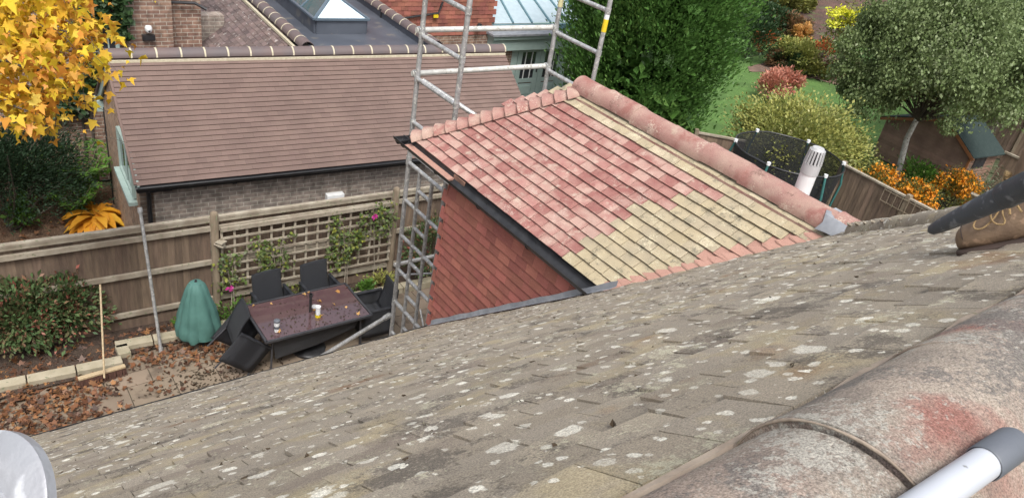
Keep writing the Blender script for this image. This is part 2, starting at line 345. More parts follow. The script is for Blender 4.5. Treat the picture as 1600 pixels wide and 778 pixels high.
# right-hand garden: lawn, beds
M['lawn'] = mat('green_lawn', (.085, .17, .035), (.06, .12, .025), scale=1.1, rough=1, bump=.6, bscale=40, bdist=.03, c3=(.12, .20, .05), c3t=.6, c3s=5)
sheet('lawn', [(17.6, 10.6), (60, 6), (75, 30), (44, 26), (40, 28), (22, 27), (18, 14)], -.03, M['lawn'])
M['bed'] = mat('garden_bed', (.19, .12, .09), (.12, .08, .06), scale=2, rough=1, bump=.8, bscale=20, bdist=.04)
sheet('flower_bed', [G(*p)[:2] for p in ((1168, 104), (1195, 98), (1225, 92), (1262, 80), (1300, 85), (1345, 90), (1345, 140), (1305, 132), (1270, 122), (1232, 120), (1195, 112), (1172, 112))], -.015, M['bed'])
M['leafbank'] = mat('brown_leaf_bank', (.12, .065, .05), (.07, .045, .035), scale=1.2, rough=1, bump=1, bscale=7, bdist=.1, c3=(.09, .10, .04), c3t=.55, c3s=1)
mb = MB(); N1 = 26
a, b_, c_, d_ = [G(*p) for p in ((1215, 48), (1330, 76), (1420, -12), (1180, -25))]
vs = []; 
for i in range(N1):
    for j in range(N1):
        u, v_ = i/(N1-1), j/(N1-1)
        p = [(a[k]*(1-u)+b_[k]*u)*(1-v_)+(d_[k]*(1-u)+c_[k]*u)*v_ for k in range(2)]
        vs.append((p[0], p[1], -.05+.9*min(1, v_*2.2)+.08*sin(p[0]*1.7)*cos(p[1]*2.1)*min(1, v_*5)))
mb.add(vs, [(i*N1+j, (i+1)*N1+j, (i+1)*N1+j+1, i*N1+j+1) for i in range(N1-1) for j in range(N1-1)])
struct(mb, 'leaf_covered_bank', M['leafbank'], True)

# ================================================================== OUR HOUSE (the roof we stand on)
TA = math.tan(rad(39.8865)); ZR0 = H+(-.9025+TA)*5.8; YE = 5.8
def rz(y): return ZR0-TA*y
CA, SA = cos(rad(39.8865)), sin(rad(39.8865))
house = thing('tiled_house', (2, 0, 0), 'house with weathered grey tiled roof, grey ridge and pink tiled dormer', 'house')
def tiles(mb, O, U, S_, ncol, nrow, w_, g_, pred=None, jig=1., th=.012, mifn=None, tail=.03, ga=.0018, clamp=None, rise=.0165):
    """overlapping tiles: O lower-left corner, U along the course, S_ up the slope"""
    O, U, S_ = Vector(O), Vector(U).normalized(), Vector(S_).normalized(); Nn = U.cross(S_)
    for r in range(nrow):
        off = (.5 if r % 2 else 0)*w_
        for c in range(-1, ncol+1):
            u0 = c*w_+off; p0 = O+U*(u0+w_/2)+S_*(r*g_)
            if pred and not pred(p0, r, c): continue
            e = random.uniform(-.002, .002)*jig; dz = random.uniform(-.0022, .0035)*jig; rt = random.uniform(-.006, .006)*jig; sk = random.uniform(-.003, .003)*jig
            ww = w_-ga*2; lg = g_+tail
            xl_, xr_ = -ww/2, ww/2
            if clamp:
                um = u0+w_/2; xl_ = max(xl_, clamp[0]-um); xr_ = min(xr_, clamp[1]-um)
                if xr_-xl_ < .02: continue
            a = [(xl_, -rt*ww/2+e), (xr_, rt*ww/2+e), (xr_, lg), (xl_, lg)]
            hi = [rise+dz*.8+sk*.6, rise+dz*.8-sk*.6, .003, .003]; P = []
            for (x, s), h in zip(a, hi): P.append(p0+U*x+S_*s+Nn*(h-th))
            for (x, s), h in zip(a, hi): P.append(p0+U*x+S_*s+Nn*h)
            mb.add([tuple(q) for q in P], [(3, 2, 1, 0), (4, 5, 6, 7), (0, 1, 5, 4), (1, 2, 6, 5), (2, 3, 7, 6), (3, 0, 4, 7)], mifn(p0, r, c) if mifn else 0)
# dormer geometry (metres)
DXE, DZE, DXR, DZR, DYF, XC = 4.216, 4.588, 5.433, 5.495, 6.673, 4.115
DHW = DXR-DXE; PT = (DZR-DZE)/DHW; PA = math.atan(PT)
def in_dormer(x, y, z):   # under the dormer roof?
    if x < DXE-.02 or y < 2.2: return False
    zz = DZE+PT*(DHW-abs(x-DXR)); return abs(x-DXR) < DHW+.05 and z < zz-.02 and z > DZE-2.1 and x > XC+.02
slope_up = (0, -CA, SA)
HX0, HY0 = 3.35, .37     # ridge end / start of hip, hip runs 45 degrees in plan
def hip_ok(x, y): return x < HX0+(y-HY0)+.10
def pm(p, r, c):
    x, y = p.x, p.y
    if not hip_ok(x, y): return False
    if x > XC+.1 and z_dormer(x) > rz(y)+.06 and y > 2.2: return False
    return x > -4.2
def z_dormer(x): return DZE+PT*(DHW-abs(x-DXR)) if abs(x-DXR) < DHW else -9
# U x S must point up, so courses are laid from the right-hand end to the left
mb = MB(); tiles(mb, (7.4, YE+.06, rz(YE+.06)), (-1, 0, 0), slope_up, 72, 71, .165, .1, pm, jig=2.0, rise=.0185)
mainroof = mb.build('roof', M['main_tile'], house)
mb = MB()   # boarding under the tiles, back slope, hip slope
def dk(x, y, o=-.02): return (x, y, rz(y)+o)
mb.add([dk(-4.5, YE), dk(XC, YE), dk(XC, 2.4), dk(HX0+2.0, 2.35), dk(HX0, HY0), dk(-4.5, HY0)], [(0, 1, 2, 3, 4, 5)])
mb.build('roof_boarding', M['wood'], house)
mb = MB()
yb = .20
tiles(mb, (-4.6, -3.2, rz(yb)-TA*(yb+3.2)-.04), (1, 0, 0), (0, CA, SA), 50, 44, .165, .1, lambda p, r, c: p.x < 3.4 and p.y < -.02, jig=1.3)
mb.build('back_roof', M['main_tile'], house)
# hip slope facing +X
mb = MB()
def hp(p, r, c): return (p.x-HX0) > (p.y-HY0)-.05 and (p.x-HX0) > -(p.y-HY0)-.3 and p.y > -3 and not (p.y > 2.2 and p.x > 5 and abs(p.x-DXR) < DHW)
xz = lambda x: rz(HY0)-TA*(x-HX0)
tiles(mb, (HX0+5.6, -3.6, xz(HX0+5.6)), (0, 1, 0), (-CA, 0, SA), 60, 72, .165, .1, hp)
mb.build('end_roof', M['main_tile'], house)
# walls
M['render'] = brickmat('house_brick', 0, (.22, .12, .085), (.30, .17, .12), (.4, .37, .3))
mb = MB(); mb.box((2.0, YE-.35, 1.25), (13, .25, 2.5)); mb.box((-4.3, 1.4, 1.25), (.25, 7.6, 2.5)); mb.box((8.6, 1.4, 1.25), (.25, 7.6, 2.5)); mb.build('wall', M['render'], house)
# front ridge tiles: half rounds laid along X
def ridge_tile(x0, x1, yc, zc, r, m, name='ridge_tile', th=.016, tilt=0., squash=1.):
    mb = MB(); K = 22; nx = 10
    k0 = 0; V = []; Fc = []
    for i in range(nx+1):
        t = i/nx; x = x0+(x1-x0)*t; rr = r*(1+.018*(1-min(1, t*6)))
        for lay in (0, th):
            for j in range(K+1):
                a = pi*(j/K)*1.16-.08*pi; q = rr-lay
                V.append((x, yc-cos(a)*q, zc+sin(a)*q*squash+tilt*t))
    W = 2*(K+1)
    for i in range(nx):
        for j in range(K):
            Fc.append((i*W+j, i*W+j+1, (i+1)*W+j+1, (i+1)*W+j)); b = K+1
            Fc.append((i*W+b+j+1, i*W+b+j, (i+1)*W+b+j, (i+1)*W+b+j+1))
    for i in (0, nx):
        for j in range(K): Fc.append((i*W+j, i*W+K+1+j, i*W+K+2+j, i*W+j+1))
    mb.add(V, Fc); return mb
J1 = .749; P1 = .366; YC, ZC, RR = .200, 7.162, .150
i = -8
while J1+P1*i < HX0-.2:
    x0 = J1+P1*i; dy = .006*sin(i*2.3); dz = .006*cos(i*1.7)
    ridge_tile(x0+.003, x0+P1-.003, YC+dy, ZC+dz, RR, M['ridge_front']).build('ridge_tile', M['ridge_front'], house, True)
    K = 30; mbm = MB()
    pts = [(x0+.002*sin(j*.6+i), YC+dy-cos(pi*j/K)*(RR+.0005), ZC+dz+sin(pi*j/K)*(RR+.0005)) for j in range(K+1)]
    mbm.tube(pts, [.0019+.0006*sin(j*.9) for j in range(K+1)], 8)
    mbm.build('mortar_joint', M['mortar_old'] if 'mortar_old' in M else M.setdefault('mortar_old', mat('stained_mortar', (.34, .28, .22), (.22, .17, .13), scale=14, rough=1, bump=.6, c3=(.12, .12, .05), c3t=.6, c3s=18)), house, True)
    i += 1
mb = MB(); mb.tube([(-2.5+.08*j, YC+RR+.004+.004*sin(j*1.7), rz(YC+RR)+.012+.003*sin(j*2.9)) for j in range(int((HX0+2.4)/.08))], [.010+.004*sin(j*1.3) for j in range(int((HX0+2.4)/.08))], 8); mb.build('ridge_bedding', M['mortar_old'], house, True)
# hip covering between main roof and end roof: bonnet-like tiles running down at 45 degrees
hd = Vector((1, 1, -TA)).normalized()
for k in range(9):
    p = Vector((HX0, HY0, rz(HY0)-.008))+hd*(k*.33); q = p+hd*.36
    mb = MB(); mb.tube([p, (p+q)/2, q], [.075, .082, .088], 14); mb.build('hip_tile', M['main_tile'], house, True)
# ---- dormer roof
cnt = 15; sl_len = DHW/cos(PA); g_ = sl_len/cnt; Wd = .168
def bound(r):  # where the cleaned (pink) tiles give way to the uncleaned ones, measured along Y per course
    return 4.02-.012*r-(0 if r < 3 else .05)-(.22 if r > 8 else 0)-(.3 if r > 11 else 0)
def left_ok(p, r, c):
    hip = p.y > DYF-(p.x-DXE)+.07
    return (not hip) and p.z > rz(p.y)-.07
def dm(p, r, c):
    if r >= cnt-2 : return 1
    b = bound(r)
    if p.z < rz(p.y)+.05: return 2
    return 1 if p.y < b else 0
dorm_mats = [M['pink_tile'], M['ochre_tile'], M['salmon']]
mb = MB(); tiles(mb, (DXE-.05, 1.9, DZE-.05*PT+.0), (0, -1, 0), (cos(PA), 0, sin(PA)), 1, 1, Wd, g_, lambda *a: False)
tiles(mb, (DXE-.05, 6.9, DZE-.05*PT), (0, -1, 0), (cos(PA), 0, sin(PA)), 31, cnt, Wd, g_, left_ok, jig=1.5, mifn=dm, rise=.031, ga=.0026)
mb.build('dormer_roof', dorm_mats, house)
mb = MB(); tiles(mb, (DXR+DHW+.05, 1.8, DZE-.05*PT), (0, 1, 0), (-cos(PA), 0, sin(PA)), 30, cnt, Wd, g_, lambda p, r, c: p.y < DYF-(2*DXR-p.x-DXE)+.02 and p.y > 2.0, mifn=lambda *a: 0)
mb.build('dormer_roof', dorm_mats, house)
mb = MB(); tiles(mb, (7.0, DYF+.05, DZE-.05*PT), (-1, 0, 0), (0, -cos(PA), sin(PA)), 20, cnt, Wd, g_, lambda p, r, c: abs(p.x-DXR) < (DYF-p.y)*-1+DHW+.02, mifn=lambda *a: 0)
mb.build('dormer_hip_roof', dorm_mats, house)
# bonnet tiles up the front left hip
for k in range(14):
    t = (k+.1)/14.2
    p = Vector((DXE+DHW*t-.03, DYF-DHW*t+.03, DZE+(DZR-DZE)*t-.03))
    up = Vector((DHW, -DHW, DZR-DZE)).normalized(); sd = Vector((1, 1, 0)).normalized(); nn = up.cross(sd)
    if nn.z < 0: nn = -nn
    mb = MB(); K = 12; V = []; nx = 5
    for i in range(nx+1):
        s = i/nx; rr = .112-.05*s
        for lay in (0, .014):
            for j in range(K+1):
                a = pi*j/K; q = rr-lay
                V.append(tuple(p+up*(s*.19)+sd*(cos(a)*q*1.22)+nn*(sin(a)*q*.82-.012-.015*s+.012)))
    W = 2*(K+1); Fc = []
    for i in range(nx):
        for j in range(K):
            Fc.append((i*W+j, i*W+j+1, (i+1)*W+j+1, (i+1)*W+j)); b = K+1; Fc.append((i*W+b+j+1, i*W+b+j, (i+1)*W+b+j, (i+1)*W+b+j+1))
    for j in range(K): Fc.append((j, K+1+j, K+2+j, j+1))
    mb.add(V, Fc); mb.build('bonnet_tile', M['ridge_dormer'], house, True)
    mb = MB(); K2 = 12   # mortar under each bonnet
    mb.tube([p+up*.008+sd*(cos(pi*j/K2)*.118)+nn*(sin(pi*j/K2)*.075-.008) for j in range(K2+1)], .011, 6); mb.build('bonnet_mortar', M['mortar_old'], house, True)
# dormer ridge: long half-round tiles along Y
yr = DYF-DHW+.12; k = 0
while yr > 2.3:
    y1 = max(yr-.45, 2.2); K = 16; V = []; Fc = []; nx = 5
    for i in range(nx+1):
        s = i/nx; yy = yr+(y1-yr)*s; rr = .125*(1+.05*(1-min(1, s*5)))
        for lay in (0, .016):
            for j in range(K+1):
                a = pi*1.1*j/K-.05*pi; V.append((DXR-cos(a)*(rr-lay), yy, DZR-.02+sin(a)*(rr-lay)+.01*sin(k*1.9)))
    W = 2*(K+1)
    for i in range(nx):
        for j in range(K):
            Fc.append((i*W+j, i*W+j+1, (i+1)*W+j+1, (i+1)*W+j)); b = K+1; Fc.append((i*W+b+j+1, i*W+b+j, (i+1)*W+b+j, (i+1)*W+b+j+1))
    for i in (0, nx):
        for j in range(K): Fc.append((i*W+j, i*W+K+1+j, i*W+K+2+j, i*W+j+1))
    mb = MB(); mb.add(V, Fc)
    if k == 0: mb.prism([(DXR-cos(pi*j/12)*.12, yr-.02, DZR-.03+sin(pi*j/12)*.12) for j in range(13)], (0, -.03, 0))
    mb.build('ridge_tile', M['ridge_dormer'], house, True)
    yr -= .443; k += 1
# mortar bedding strip under the dormer ridge
mb = MB(); mb.bar((DXR-.125, DYF-DHW, DZR-.1), (DXR-.125, 2.3, DZR-.1), .05, .05); mb.build('ridge_bedding', M['ridge_dormer'], house)
# lead saddle where the dormer ridge dies into the main roof
mb = MB(); K = 10; V = []
for i in range(6):
    s = i/5; yy = 2.55-.45*s
    for j in range(K+1):
        a = pi*j/K; V.append((DXR+.0-cos(a)*.17*(1+.25*s), yy-.03*sin(j), DZR-.04+sin(a)*.135*(1-.35*s)+.012*sin(j*2.3+i)+.035*s))
mb.add(V, [(i*(K+1)+j, i*(K+1)+j+1, (i+1)*(K+1)+j+1, (i+1)*(K+1)+j) for i in range(5) for j in range(K)]); mb.build('lead_saddle', M['lead'], house, True)
# valley mortar: pale pink cut pieces along the junction
mb = MB()
def val(t): x = DXE-.03+(DXR-.1-DXE)*t; z = DZE+PT*(x-DXE); y = (ZR0-z)/TA; return Vector((x, y, z))
for k in range(16):
    a = val(k/16); b = val((k+.93)/16); mm_ = (a+b)/2
    mb.add([tuple(a+Vector((-.01, -.05, .035))), tuple(b+Vector((-.01, -.05, .035))), tuple(b+Vector((0, .06, .03))), tuple(mm_+Vector((-.02, .105, .022))), tuple(a+Vector((0, .06, .03)))], [(4, 3, 2, 1, 0)])
mb.build('valley_mortar', M['salmon'], house)
# cheek: hung tiles in the plane X = XC
mb = MB()
def ck(p, r, c): return p.z > rz(p.y)-.12 and p.z < DZE-.21 and p.y < YE+.02 and p.y > rzinv(p.z)-.2
def rzinv(z): return (ZR0-z)/TA
tiles(mb, (XC, 2.9, rz(YE)-.15), (0, -1, 0), (0, 0, 1), 1, 1, .165, .1, lambda *a: False)
tiles(mb, (XC-.0, YE+.1, rz(YE)-.2), (0, -1, 0), (0, 0, 1), 20, 24, .165, .1, ck, jig=.35, ga=.0006)
mb.build('dormer_cheek', M['hang'], house)
mb = MB(); mb.prism([(XC+.02, YE-.03, rz(YE)-.3), (XC+.02, YE-.03, DZE-.1), (XC+.02, rzinv(DZE-.1), DZE-.1)], (.06, 0, 0)); mb.build('cheek_backing', M['hang'], house)
mb = MB(); mb.box((DXR, YE-.1, 2.9), (2*(DXR-XC)-.06, .2, 3.3)); mb.build('dormer_wall', M['render'], house)
# tiled front face (edge of hung tiles seen beside the scaffold)
mb = MB(); tiles(mb, (DXR+1.3, YE+.002, rz(YE)-.5), (-1, 0, 0), (0, 0, 1), 17, 24, .165, .1, lambda p, r, c: p.z < DZE-.2 and p.x > XC+.06); mb.build('dormer_front', M['hang'], house)
# soffit, fascia, gutter
mb = MB(); mb.box(((XC+DXR)/2+.0, (YE+DYF)/2, DZE-.09), (DXR-DXE+.2, DYF-YE+.02, .02)); mb.build('soffit', M['salmon'], house)
mb = MB(); mb.box((DXE-.045, (DYF+3.35)/2+.02, DZE-.10), (.022, DYF-3.35+.1, .16)); mb.box((DXR, DYF+.05, DZE-.10), (2*DHW+.1, .022, .16)); mb.build('fascia', M['black'], house)
mb = MB(); mb.box((DXE-.0455, (DYF+3.35)/2+.02, DZE-.192), (.03, DYF-3.35+.1, .02)); mb.build('fascia_trim', M['white'], house)
def gutter(mb, a, b, r=.055, n=10, th=.004):
    a, b = Vector(a), Vector(b); d = (b-a).normalized(); s = d.cross(Vector((0, 0, 1))).normalized(); V = []
    for e in (a, b):
        for q in (r, r-th):
            for j in range(n+1):
                t = pi*j/n; V.append(tuple(e+s*cos(t)*q-Vector((0, 0, 1))*sin(t)*q))
    W = n+1; Fc = []
    for j in range(n):
        Fc.append((j, j+1, 2*W+j+1, 2*W+j)); Fc.append((W+j+1, W+j, 3*W+j, 3*W+j+1)); Fc.append((j+1, j, W+j, W+j+1)); Fc.append((2*W+j, 2*W+j+1, 3*W+j+1, 3*W+j))
    for j in (0, n): Fc.append((j, 2*W+j, 3*W+j, W+j))
    mb.add(V, Fc)
gx = DXE-.125
mb = MB(); gutter(mb, (gx, DYF+.2, DZE-.05), (gx, 3.40, DZE-.05), .068); gutter(mb, (gx-.05, DYF+.13, DZE-.06), (DXR+DHW+.1, DYF+.13, DZE-.06), .06)
gt = mb.build('gutter', M['black'], house, True)
for yy in (3.6, 4.4, 5.2, 6.0, 6.7):
    mb = MB(); mb.tube([(gx+cos(pi*j/8)*.064, yy, DZE-.06-sin(pi*j/8)*.064) for j in range(9)], .007, 6); mb.build('gutter_bracket', M['black'], gt)
# debris and tiles lip: ragged moss along the gutter
# eaves gutter of the main roof, lead flashing beside the cheek
mb = MB(); gutter(mb, (-4.6, YE+.14, rz(YE)-.13), (XC+.1, YE+.14, rz(YE)-.13), .055); mb.build('eaves_gutter', M['black'], house, True)
mb = MB(); V = []; nn = 24
for i in range(nn+1):
    y = YE-.02+(rzinv(DZE)-.1-YE)*i/nn; z = rz(y)
    V += [(XC-.024, y, z+.10+.006*sin(i*1.7)), (XC-.028, y, z+.045), (XC-.08-.015*sin(i*1.1), y, z+.036)]
mb.add(V, [(3*i+j, 3*i+j+1, 3*i+j+4, 3*i+j+3) for i in range(nn) for j in range(2)]); mb.build('lead_flashing', M['lead'], house)
# flue pipe rising on the far side of the dormer
fx, fy, fz = AX(1259, 290, 6.2)[0], 3.25, 5.0
M['cowl'] = mat('grey_cowl', (.42, .42, .42), (.36, .36, .36), rough=.6)
fl = MB(); fl.tube([(fx, fy, 4.2), (fx, fy, 5.50)], .074, 24); fo = fl.build('vent_pipe', M['white'], house, True)
mb = MB(); mb.tube([(fx, fy, 5.47), (fx, fy, 5.57)], .08, 24)
mb.tube([(fx, fy, 5.695), (fx, fy, 5.72)], [.066, .05], 24)
for j in range(16):
    a = 2*pi*j/16; mb.bar((fx+cos(a)*.076, fy+sin(a)*.076, 5.57), (fx+cos(a)*.064, fy+sin(a)*.064, 5.70), .016, .012, (cos(a), sin(a), 0))
mb.build('vent_cowl', M['cowl'], fo)
mb = MB(); mb.tube([(fx, fy, 5.57), (fx, fy, 5.69)], .05, 16); mb.build('cowl_core', M['black'], fo)
# ================================================================== SCAFFOLD TOWER
XA, YN = 4.9, 7.0
ny_ = YN
tower = thing('scaffold_tower', (XA, YN, 0), 'aluminium scaffold tower of tubes and ladder rungs standing beside the pink tiled dormer', 'scaffold')
fy0 = AX(640, 240, XA)[1]                      # far leg
XB = AY(862, 80, fy0)[0]
zt = 8.6
def zr_at(px, py): return AX(px, py, XA)[2]
zs = [AX(x, y, XA)[2] for x, y in ((635.5, 251), (630, 310), (624, 362), (618.5, 413), (613, 466))]
z0 = zs[0]; stp = (zs[0]-zs[4])/4
def frame_(x):
    fr = MB(); fr.tube([(x, fy0, .02), (x, fy0, z0+.06)], .031, 12); fr.tube([(x, YN, .02), (x, YN, z0+.06)], .031, 12)
    i1 = fy0+(YN-fy0)*.33; i2 = fy0+(YN-fy0)*.67
    fr.tube([(x, i1, z0-stp*5.2), (x, i1, z0)], .027, 10); fr.tube([(x, i2, z0-stp*5.2), (x, i2, z0)], .027, 10)
    o = fr.build('frame', M['alu'], tower, True)
    for k in range(6):
        r = MB(); r.tube([(x, fy0, z0-k*stp), (x, YN, z0-k*stp)], .029 if k in (0, 4) else .026, 10); r.build('rung', M['alu'], o, True)
        if k < 5:
            r = MB(); r.tube([(x, i1, z0-(k+.5)*stp), (x, i2, z0-(k+.5)*stp)], .026, 10); r.build('rung', M['alu'], o, True)
    for yy in (fy0, YN):
        for zz in (z0-4.05*stp, z0+.03):
            c = MB(); c.tube([(x, yy, zz-.06), (x, yy, zz+.06)], .038, 12); c.build('collar', M['alu'], o, True)
        c = MB(); c.tube([(x, yy, 0.0), (x, yy, .015)], .07, 14); c.tube([(x, yy, .01), (x, yy, .25)], .016, 8); c.build('base_plate', M['alu'], o, True)
    return o
frame_(XA); frame_(XB)
# upper frames
u1 = AX(664, 56, XA)[2]; u2 = AX(657, 124, XA)[2]; u3 = AX(647, 192, XA)[2]; us = u1-u2
for x in (XA, XB):
    fr = MB(); fr.tube([(x, fy0, z0+.05), (x, fy0, zt)], .031, 12); fr.tube([(x, YN, z0+.05), (x, YN, zt)], .031, 12)
    o = fr.build('upper_frame', M['alu'], tower, True)
    for zz in (u3, u2-.02, u1-.02, u1+us-.02):
        r = MB(); r.tube([(x, fy0, zz), (x, YN, zz)], .029, 10); r.build('rung', M['alu'], o, True)
        for yy in (fy0, YN):
            c = MB(); c.tube([(x, yy, zz-.035), (x, yy, zz+.035)], .038, 12); c.build('clamp', M['alu'], o, True)
M['aluw'] = mat('pale_painted_tube', (.62, .61, .57), (.48, .47, .43), scale=12, rough=.5, metal=.2, c3=(.35, .34, .3), c3t=.6, c3s=25)
for zz in (u1+.03, u2+.03):
    r = MB(); r.tube([(XA-.05, fy0+.05, zz), (XB+.05, fy0+.05, zz)], .034, 14); l = r.build('ledger', M['aluw'], tower, True)
    for x in (XA, XB):
        c = MB(); c.box((x, fy0+.03, zz), (.08, .09, .085)); c.build('clamp', M['alu'], l, bevel=.01)
    if zz > u2+.1: pass
r = MB(); e = AX(757, 185, XA+.35); r.tube([(XA+.05, fy0-.04, u2-.03), (XA+.75, YN-.02, u2-.45)], .031, 12); r.build('brace', M['alu'], tower, True)
r = MB(); zq = AX(617, 411, XA)[2]; r.tube([(XA-.03, fy0+.05, zq), (XB, fy0+.05, zq+.0)], .031, 12); r.build('ledger', M['aluw'], tower, True)
r = MB(); r.tube([(XA, fy0, zq-.15), (XA+.5, fy0-.3, zq-.05)], .014, 8); r.tube([(XA, YN, z0-4.1*stp), (XA+.02, YN+.25, z0-3.5*stp)], .014, 8); r.build('brace', M['alu'], tower, True)
# outrigger
zo = AX(607, 482, XA)[2]
r = MB(); pa = Vector((XA-.04, fy0, zo)); pb = Vector(G(480, 570, .0)); pb = pa+(pb-pa)*1.0; r.tube([pa, pb], .033, 12); o = r.build('outrigger', M['alu'], tower, True)
r = MB(); r.tube([pb, pb+Vector((0, 0, -.0))+Vector((0, 0, .03))], .04, 12); r.tube([pa-(pb-pa).normalized()*-.02, pa+(pb-pa).normalized()*.12], .043, 12); r.build('clamp', M['alu'], o, True)
M['yellow'] = mat('yellow_tape', (.75, .55, .02), (.7, .5, .02), rough=.5)
zl = AY(939, 38, YN)[2]
r = MB(); r.tube([(XB, YN, zl-.10), (XB, YN, zl+.06)], .033, 14); o = r.build('label', M['yellow'], tower, True)
r = MB(); r.tube([(XB, YN, zl+.06), (XB, YN, zl+.12)], .033, 14); r.build('label_band', M['white'], o, True)
zl = AY(864, 5, fy0)[2]
r = MB(); r.tube([(XB, fy0, zl-.05), (XB, fy0, zl+.15)], .033, 14); r.build('label', mat('faded_yellow_tape', (.6, .52, .25), (.5, .48, .3)), tower, True)
# deck boards hidden high up are not built: none show in the photograph

# ================================================================== BACK FENCE
FA, FB = Vector((.39, 10.55, 0)), Vector((6.2, 10.33, 0)); fd = (FB-FA).normalized(); frz = math.atan2(fd.y, fd.x)
fn = Vector((fd.y, -fd.x, 0))   # towards the patio
def FP(t, o=0., z=0.): p = FA+fd*t+fn*o; return (p.x, p.y, z)
t_of = lambda x: (x-FA.x)/fd.x
fence = thing('board_fence', FP(0), 'long weathered featheredge board fence with pale rails behind the patio', 'fence')
T0, T1 = t_of(-4.5), t_of(12.5)
posts = [t_of(3.12)+k*3.07 for k in (-3, -2, -1, 0, 1, 2, 3)]
for k in range(len(posts)-1):
    a, b = posts[k]+.06, posts[k+1]-.06
    mb = MB(); t = a; n = int((b-a)/.1); wd = (b-a)/n
    for i in range(n):
        p = FP(a+(i+.5)*wd, -.02); yaw = frz+rad(3.5)
        mb.box((p[0], p[1], .98+random.uniform(-.004, .004)), (wd*1.12, .012, 1.55), yaw)
    pn = mb.build('board_panel', M['wood'], fence)
    for zz, hh, dd in ((1.62, .075, .05), (1.02, .075, .05), (.33, .075, .05)):
        mb = MB(); mb.bar(FP(a-.03, .035, zz), FP(b+.03, .035, zz), dd, hh); mb.build('rail', M['rail'], pn)
    mb = MB(); mb.bar(FP(a-.05, .01, 1.80), FP(b+.05, .01, 1.80), .075, .035); mb.bar(FP(a-.03, .03, 1.755), FP(b+.03, .03, 1.755), .02, .06); mb.build('capping_rail', M['rail'], pn)
    mb = MB(); mb.bar(FP(a, .0, .13), FP(b, .0, .13), .025, .15); mb.build('gravel_board', M['wood'], pn)
M['post'] = mat('round_post_timber', (.25, .20, .14), (.17, .13, .09), scale=6, rough=.9, bump=.4, stretch=(3, 3, .6), c3=(.2, .21, .13), c3t=.6, c3s=6)
for t in posts:
    mb = MB(); p = FP(t, .05); mb.tube([(p[0], p[1], 0), (p[0], p[1], 1.86), (p[0], p[1], 1.90), (p[0], p[1], 1.92)], [.062, .062, .05, .02], 16)
    o = mb.build('post', M['post'], fence, True)
# trellis
ta, tb = t_of(3.12)+.07, t_of(6.2)-.07; TO = .115
mb = MB(); 
tr = thing('trellis', FP(ta, TO), 'pale wooden square trellis fixed to the fence behind the patio table', 'trellis')
zt_, zb_ = 1.62, .50
for k in range(8):
    z = zt_-k*(zt_-zb_)/7
    mb = MB(); mb.bar(FP(ta, TO, z), FP(tb, TO, z+.02*(1-k/7)), .02 if k else .045, .035 if k else .07); mb.build('slat', M['rail'], tr)
for k in range(16):
    t = ta+.02+(tb-ta-.04)*k/15
    mb = MB(); mb.bar(FP(t, TO-.022, zb_-.02), FP(t, TO-.022, zt_), .035, .018, up=(fn.x, fn.y, 0)); mb.build('upright', M['rail'], tr)
# bird box / bracket on the post
mb = MB(); p = FP(posts[3], .16); mb.box((p[0]+.06, p[1], 1.38), (.09, .09, .07), .6); mb.box((p[0]+.06, p[1]-.0, 1.43), (.13, .12, .015), .6); mb.tube([(p[0]+.06, p[1]-.1, 1.38), (p[0]-.03, p[1]+.05, 1.38)], .012, 8)
top(mb, 'fence_lamp', M['rail'], 'small square wooden box fixed near the top of the fence post', 'box')
# white box on the brick wall (part of the neighbour's house, below)
# ---- stone edging
mb = MB(); edge = thing('stone_edging', (1.6, 9.6, 0), 'low edging of buff stone blocks stepping along the planting bed', 'edging')
def blocks(a, b, h=.13, w_=.17, ln=.62, z=0.):
    a, b = Vector((*a, 0)), Vector((*b, 0)); L_ = (b-a).length; n = max(1, round(L_/ln)); d = (b-a)/n
    for i in range(n):
        m_ = MB(); p, q = a+d*i+d.normalized()*.008, a+d*(i+1)-d.normalized()*.008
        m_.bar((p.x, p.y, z+h/2), (q.x, q.y, z+h/2), w_, h); m_.build('stone_block', M['stone'], edge, bevel=.008)
k0, k1, k2 = G(0, 612), G(196, 574), G(172, 546)
blocks(( -3.2, k0[1]+.06+.15), (G(183, 579)[0]+.1, k1[1]+.06))
blocks((1.60, 9.80), (1.60, 10.05), ln=.3)
blocks((1.52, 10.07), (2.55, 9.98)); blocks((2.62, 9.98), (4.9, 9.93)); blocks((4.95, 9.92), (7.5, 9.8)); blocks((7.55, 9.8), (12, 9.7))
# ---- leaning metal pole, broom, covered stand
mb = MB(); a, b = Vector(G(252, 550)), Vector(AY(219, 330, 10.42)); mb.tube([a, b], .024, 14)
pl = thing('metal_pole', tuple(a), 'grey metal scaffold pole leaning against the fence left of the green cover', 'pole'); mb.build('tube', M['alu'], pl, True)
d = (b-a).normalized(); mb = MB(); mb.tube([b-d*.02, b+d*.05], .034, 12); mb.tube([a-d*.0, a+d*.08], .032, 12); mb.build('end_collar', M['alu'], pl, True)
br = thing('broom', G(163, 588), 'wide wooden broom with pale handle standing against the stone edging', 'broom')
M['ash'] = mat('pale_handle_wood', (.48, .38, .24), (.4, .3, .18), scale=8, rough=.6, stretch=(6, 6, .6)); M['bristle'] = mat('brown_bristle', (.11, .05, .035), (.07, .035, .025), scale=90, rough=1, bump=1, bscale=200)
ba, bb = Vector(G(124, 604)), Vector(G(197, 583)); bc = Vector(G(163, 590, .15))
mb = MB(); mb.tube([bc, Vector((1.42, 9.98, 1.28))], .0135, 10); mb.build('handle', M['ash'], br, True)
mb = MB(); mb.bar(ba+Vector((0, 0, .14)), bb+Vector((0, 0, .14)), .07, .035); mb.build('head', M['ash'], br, bevel=.006)
mb = MB()
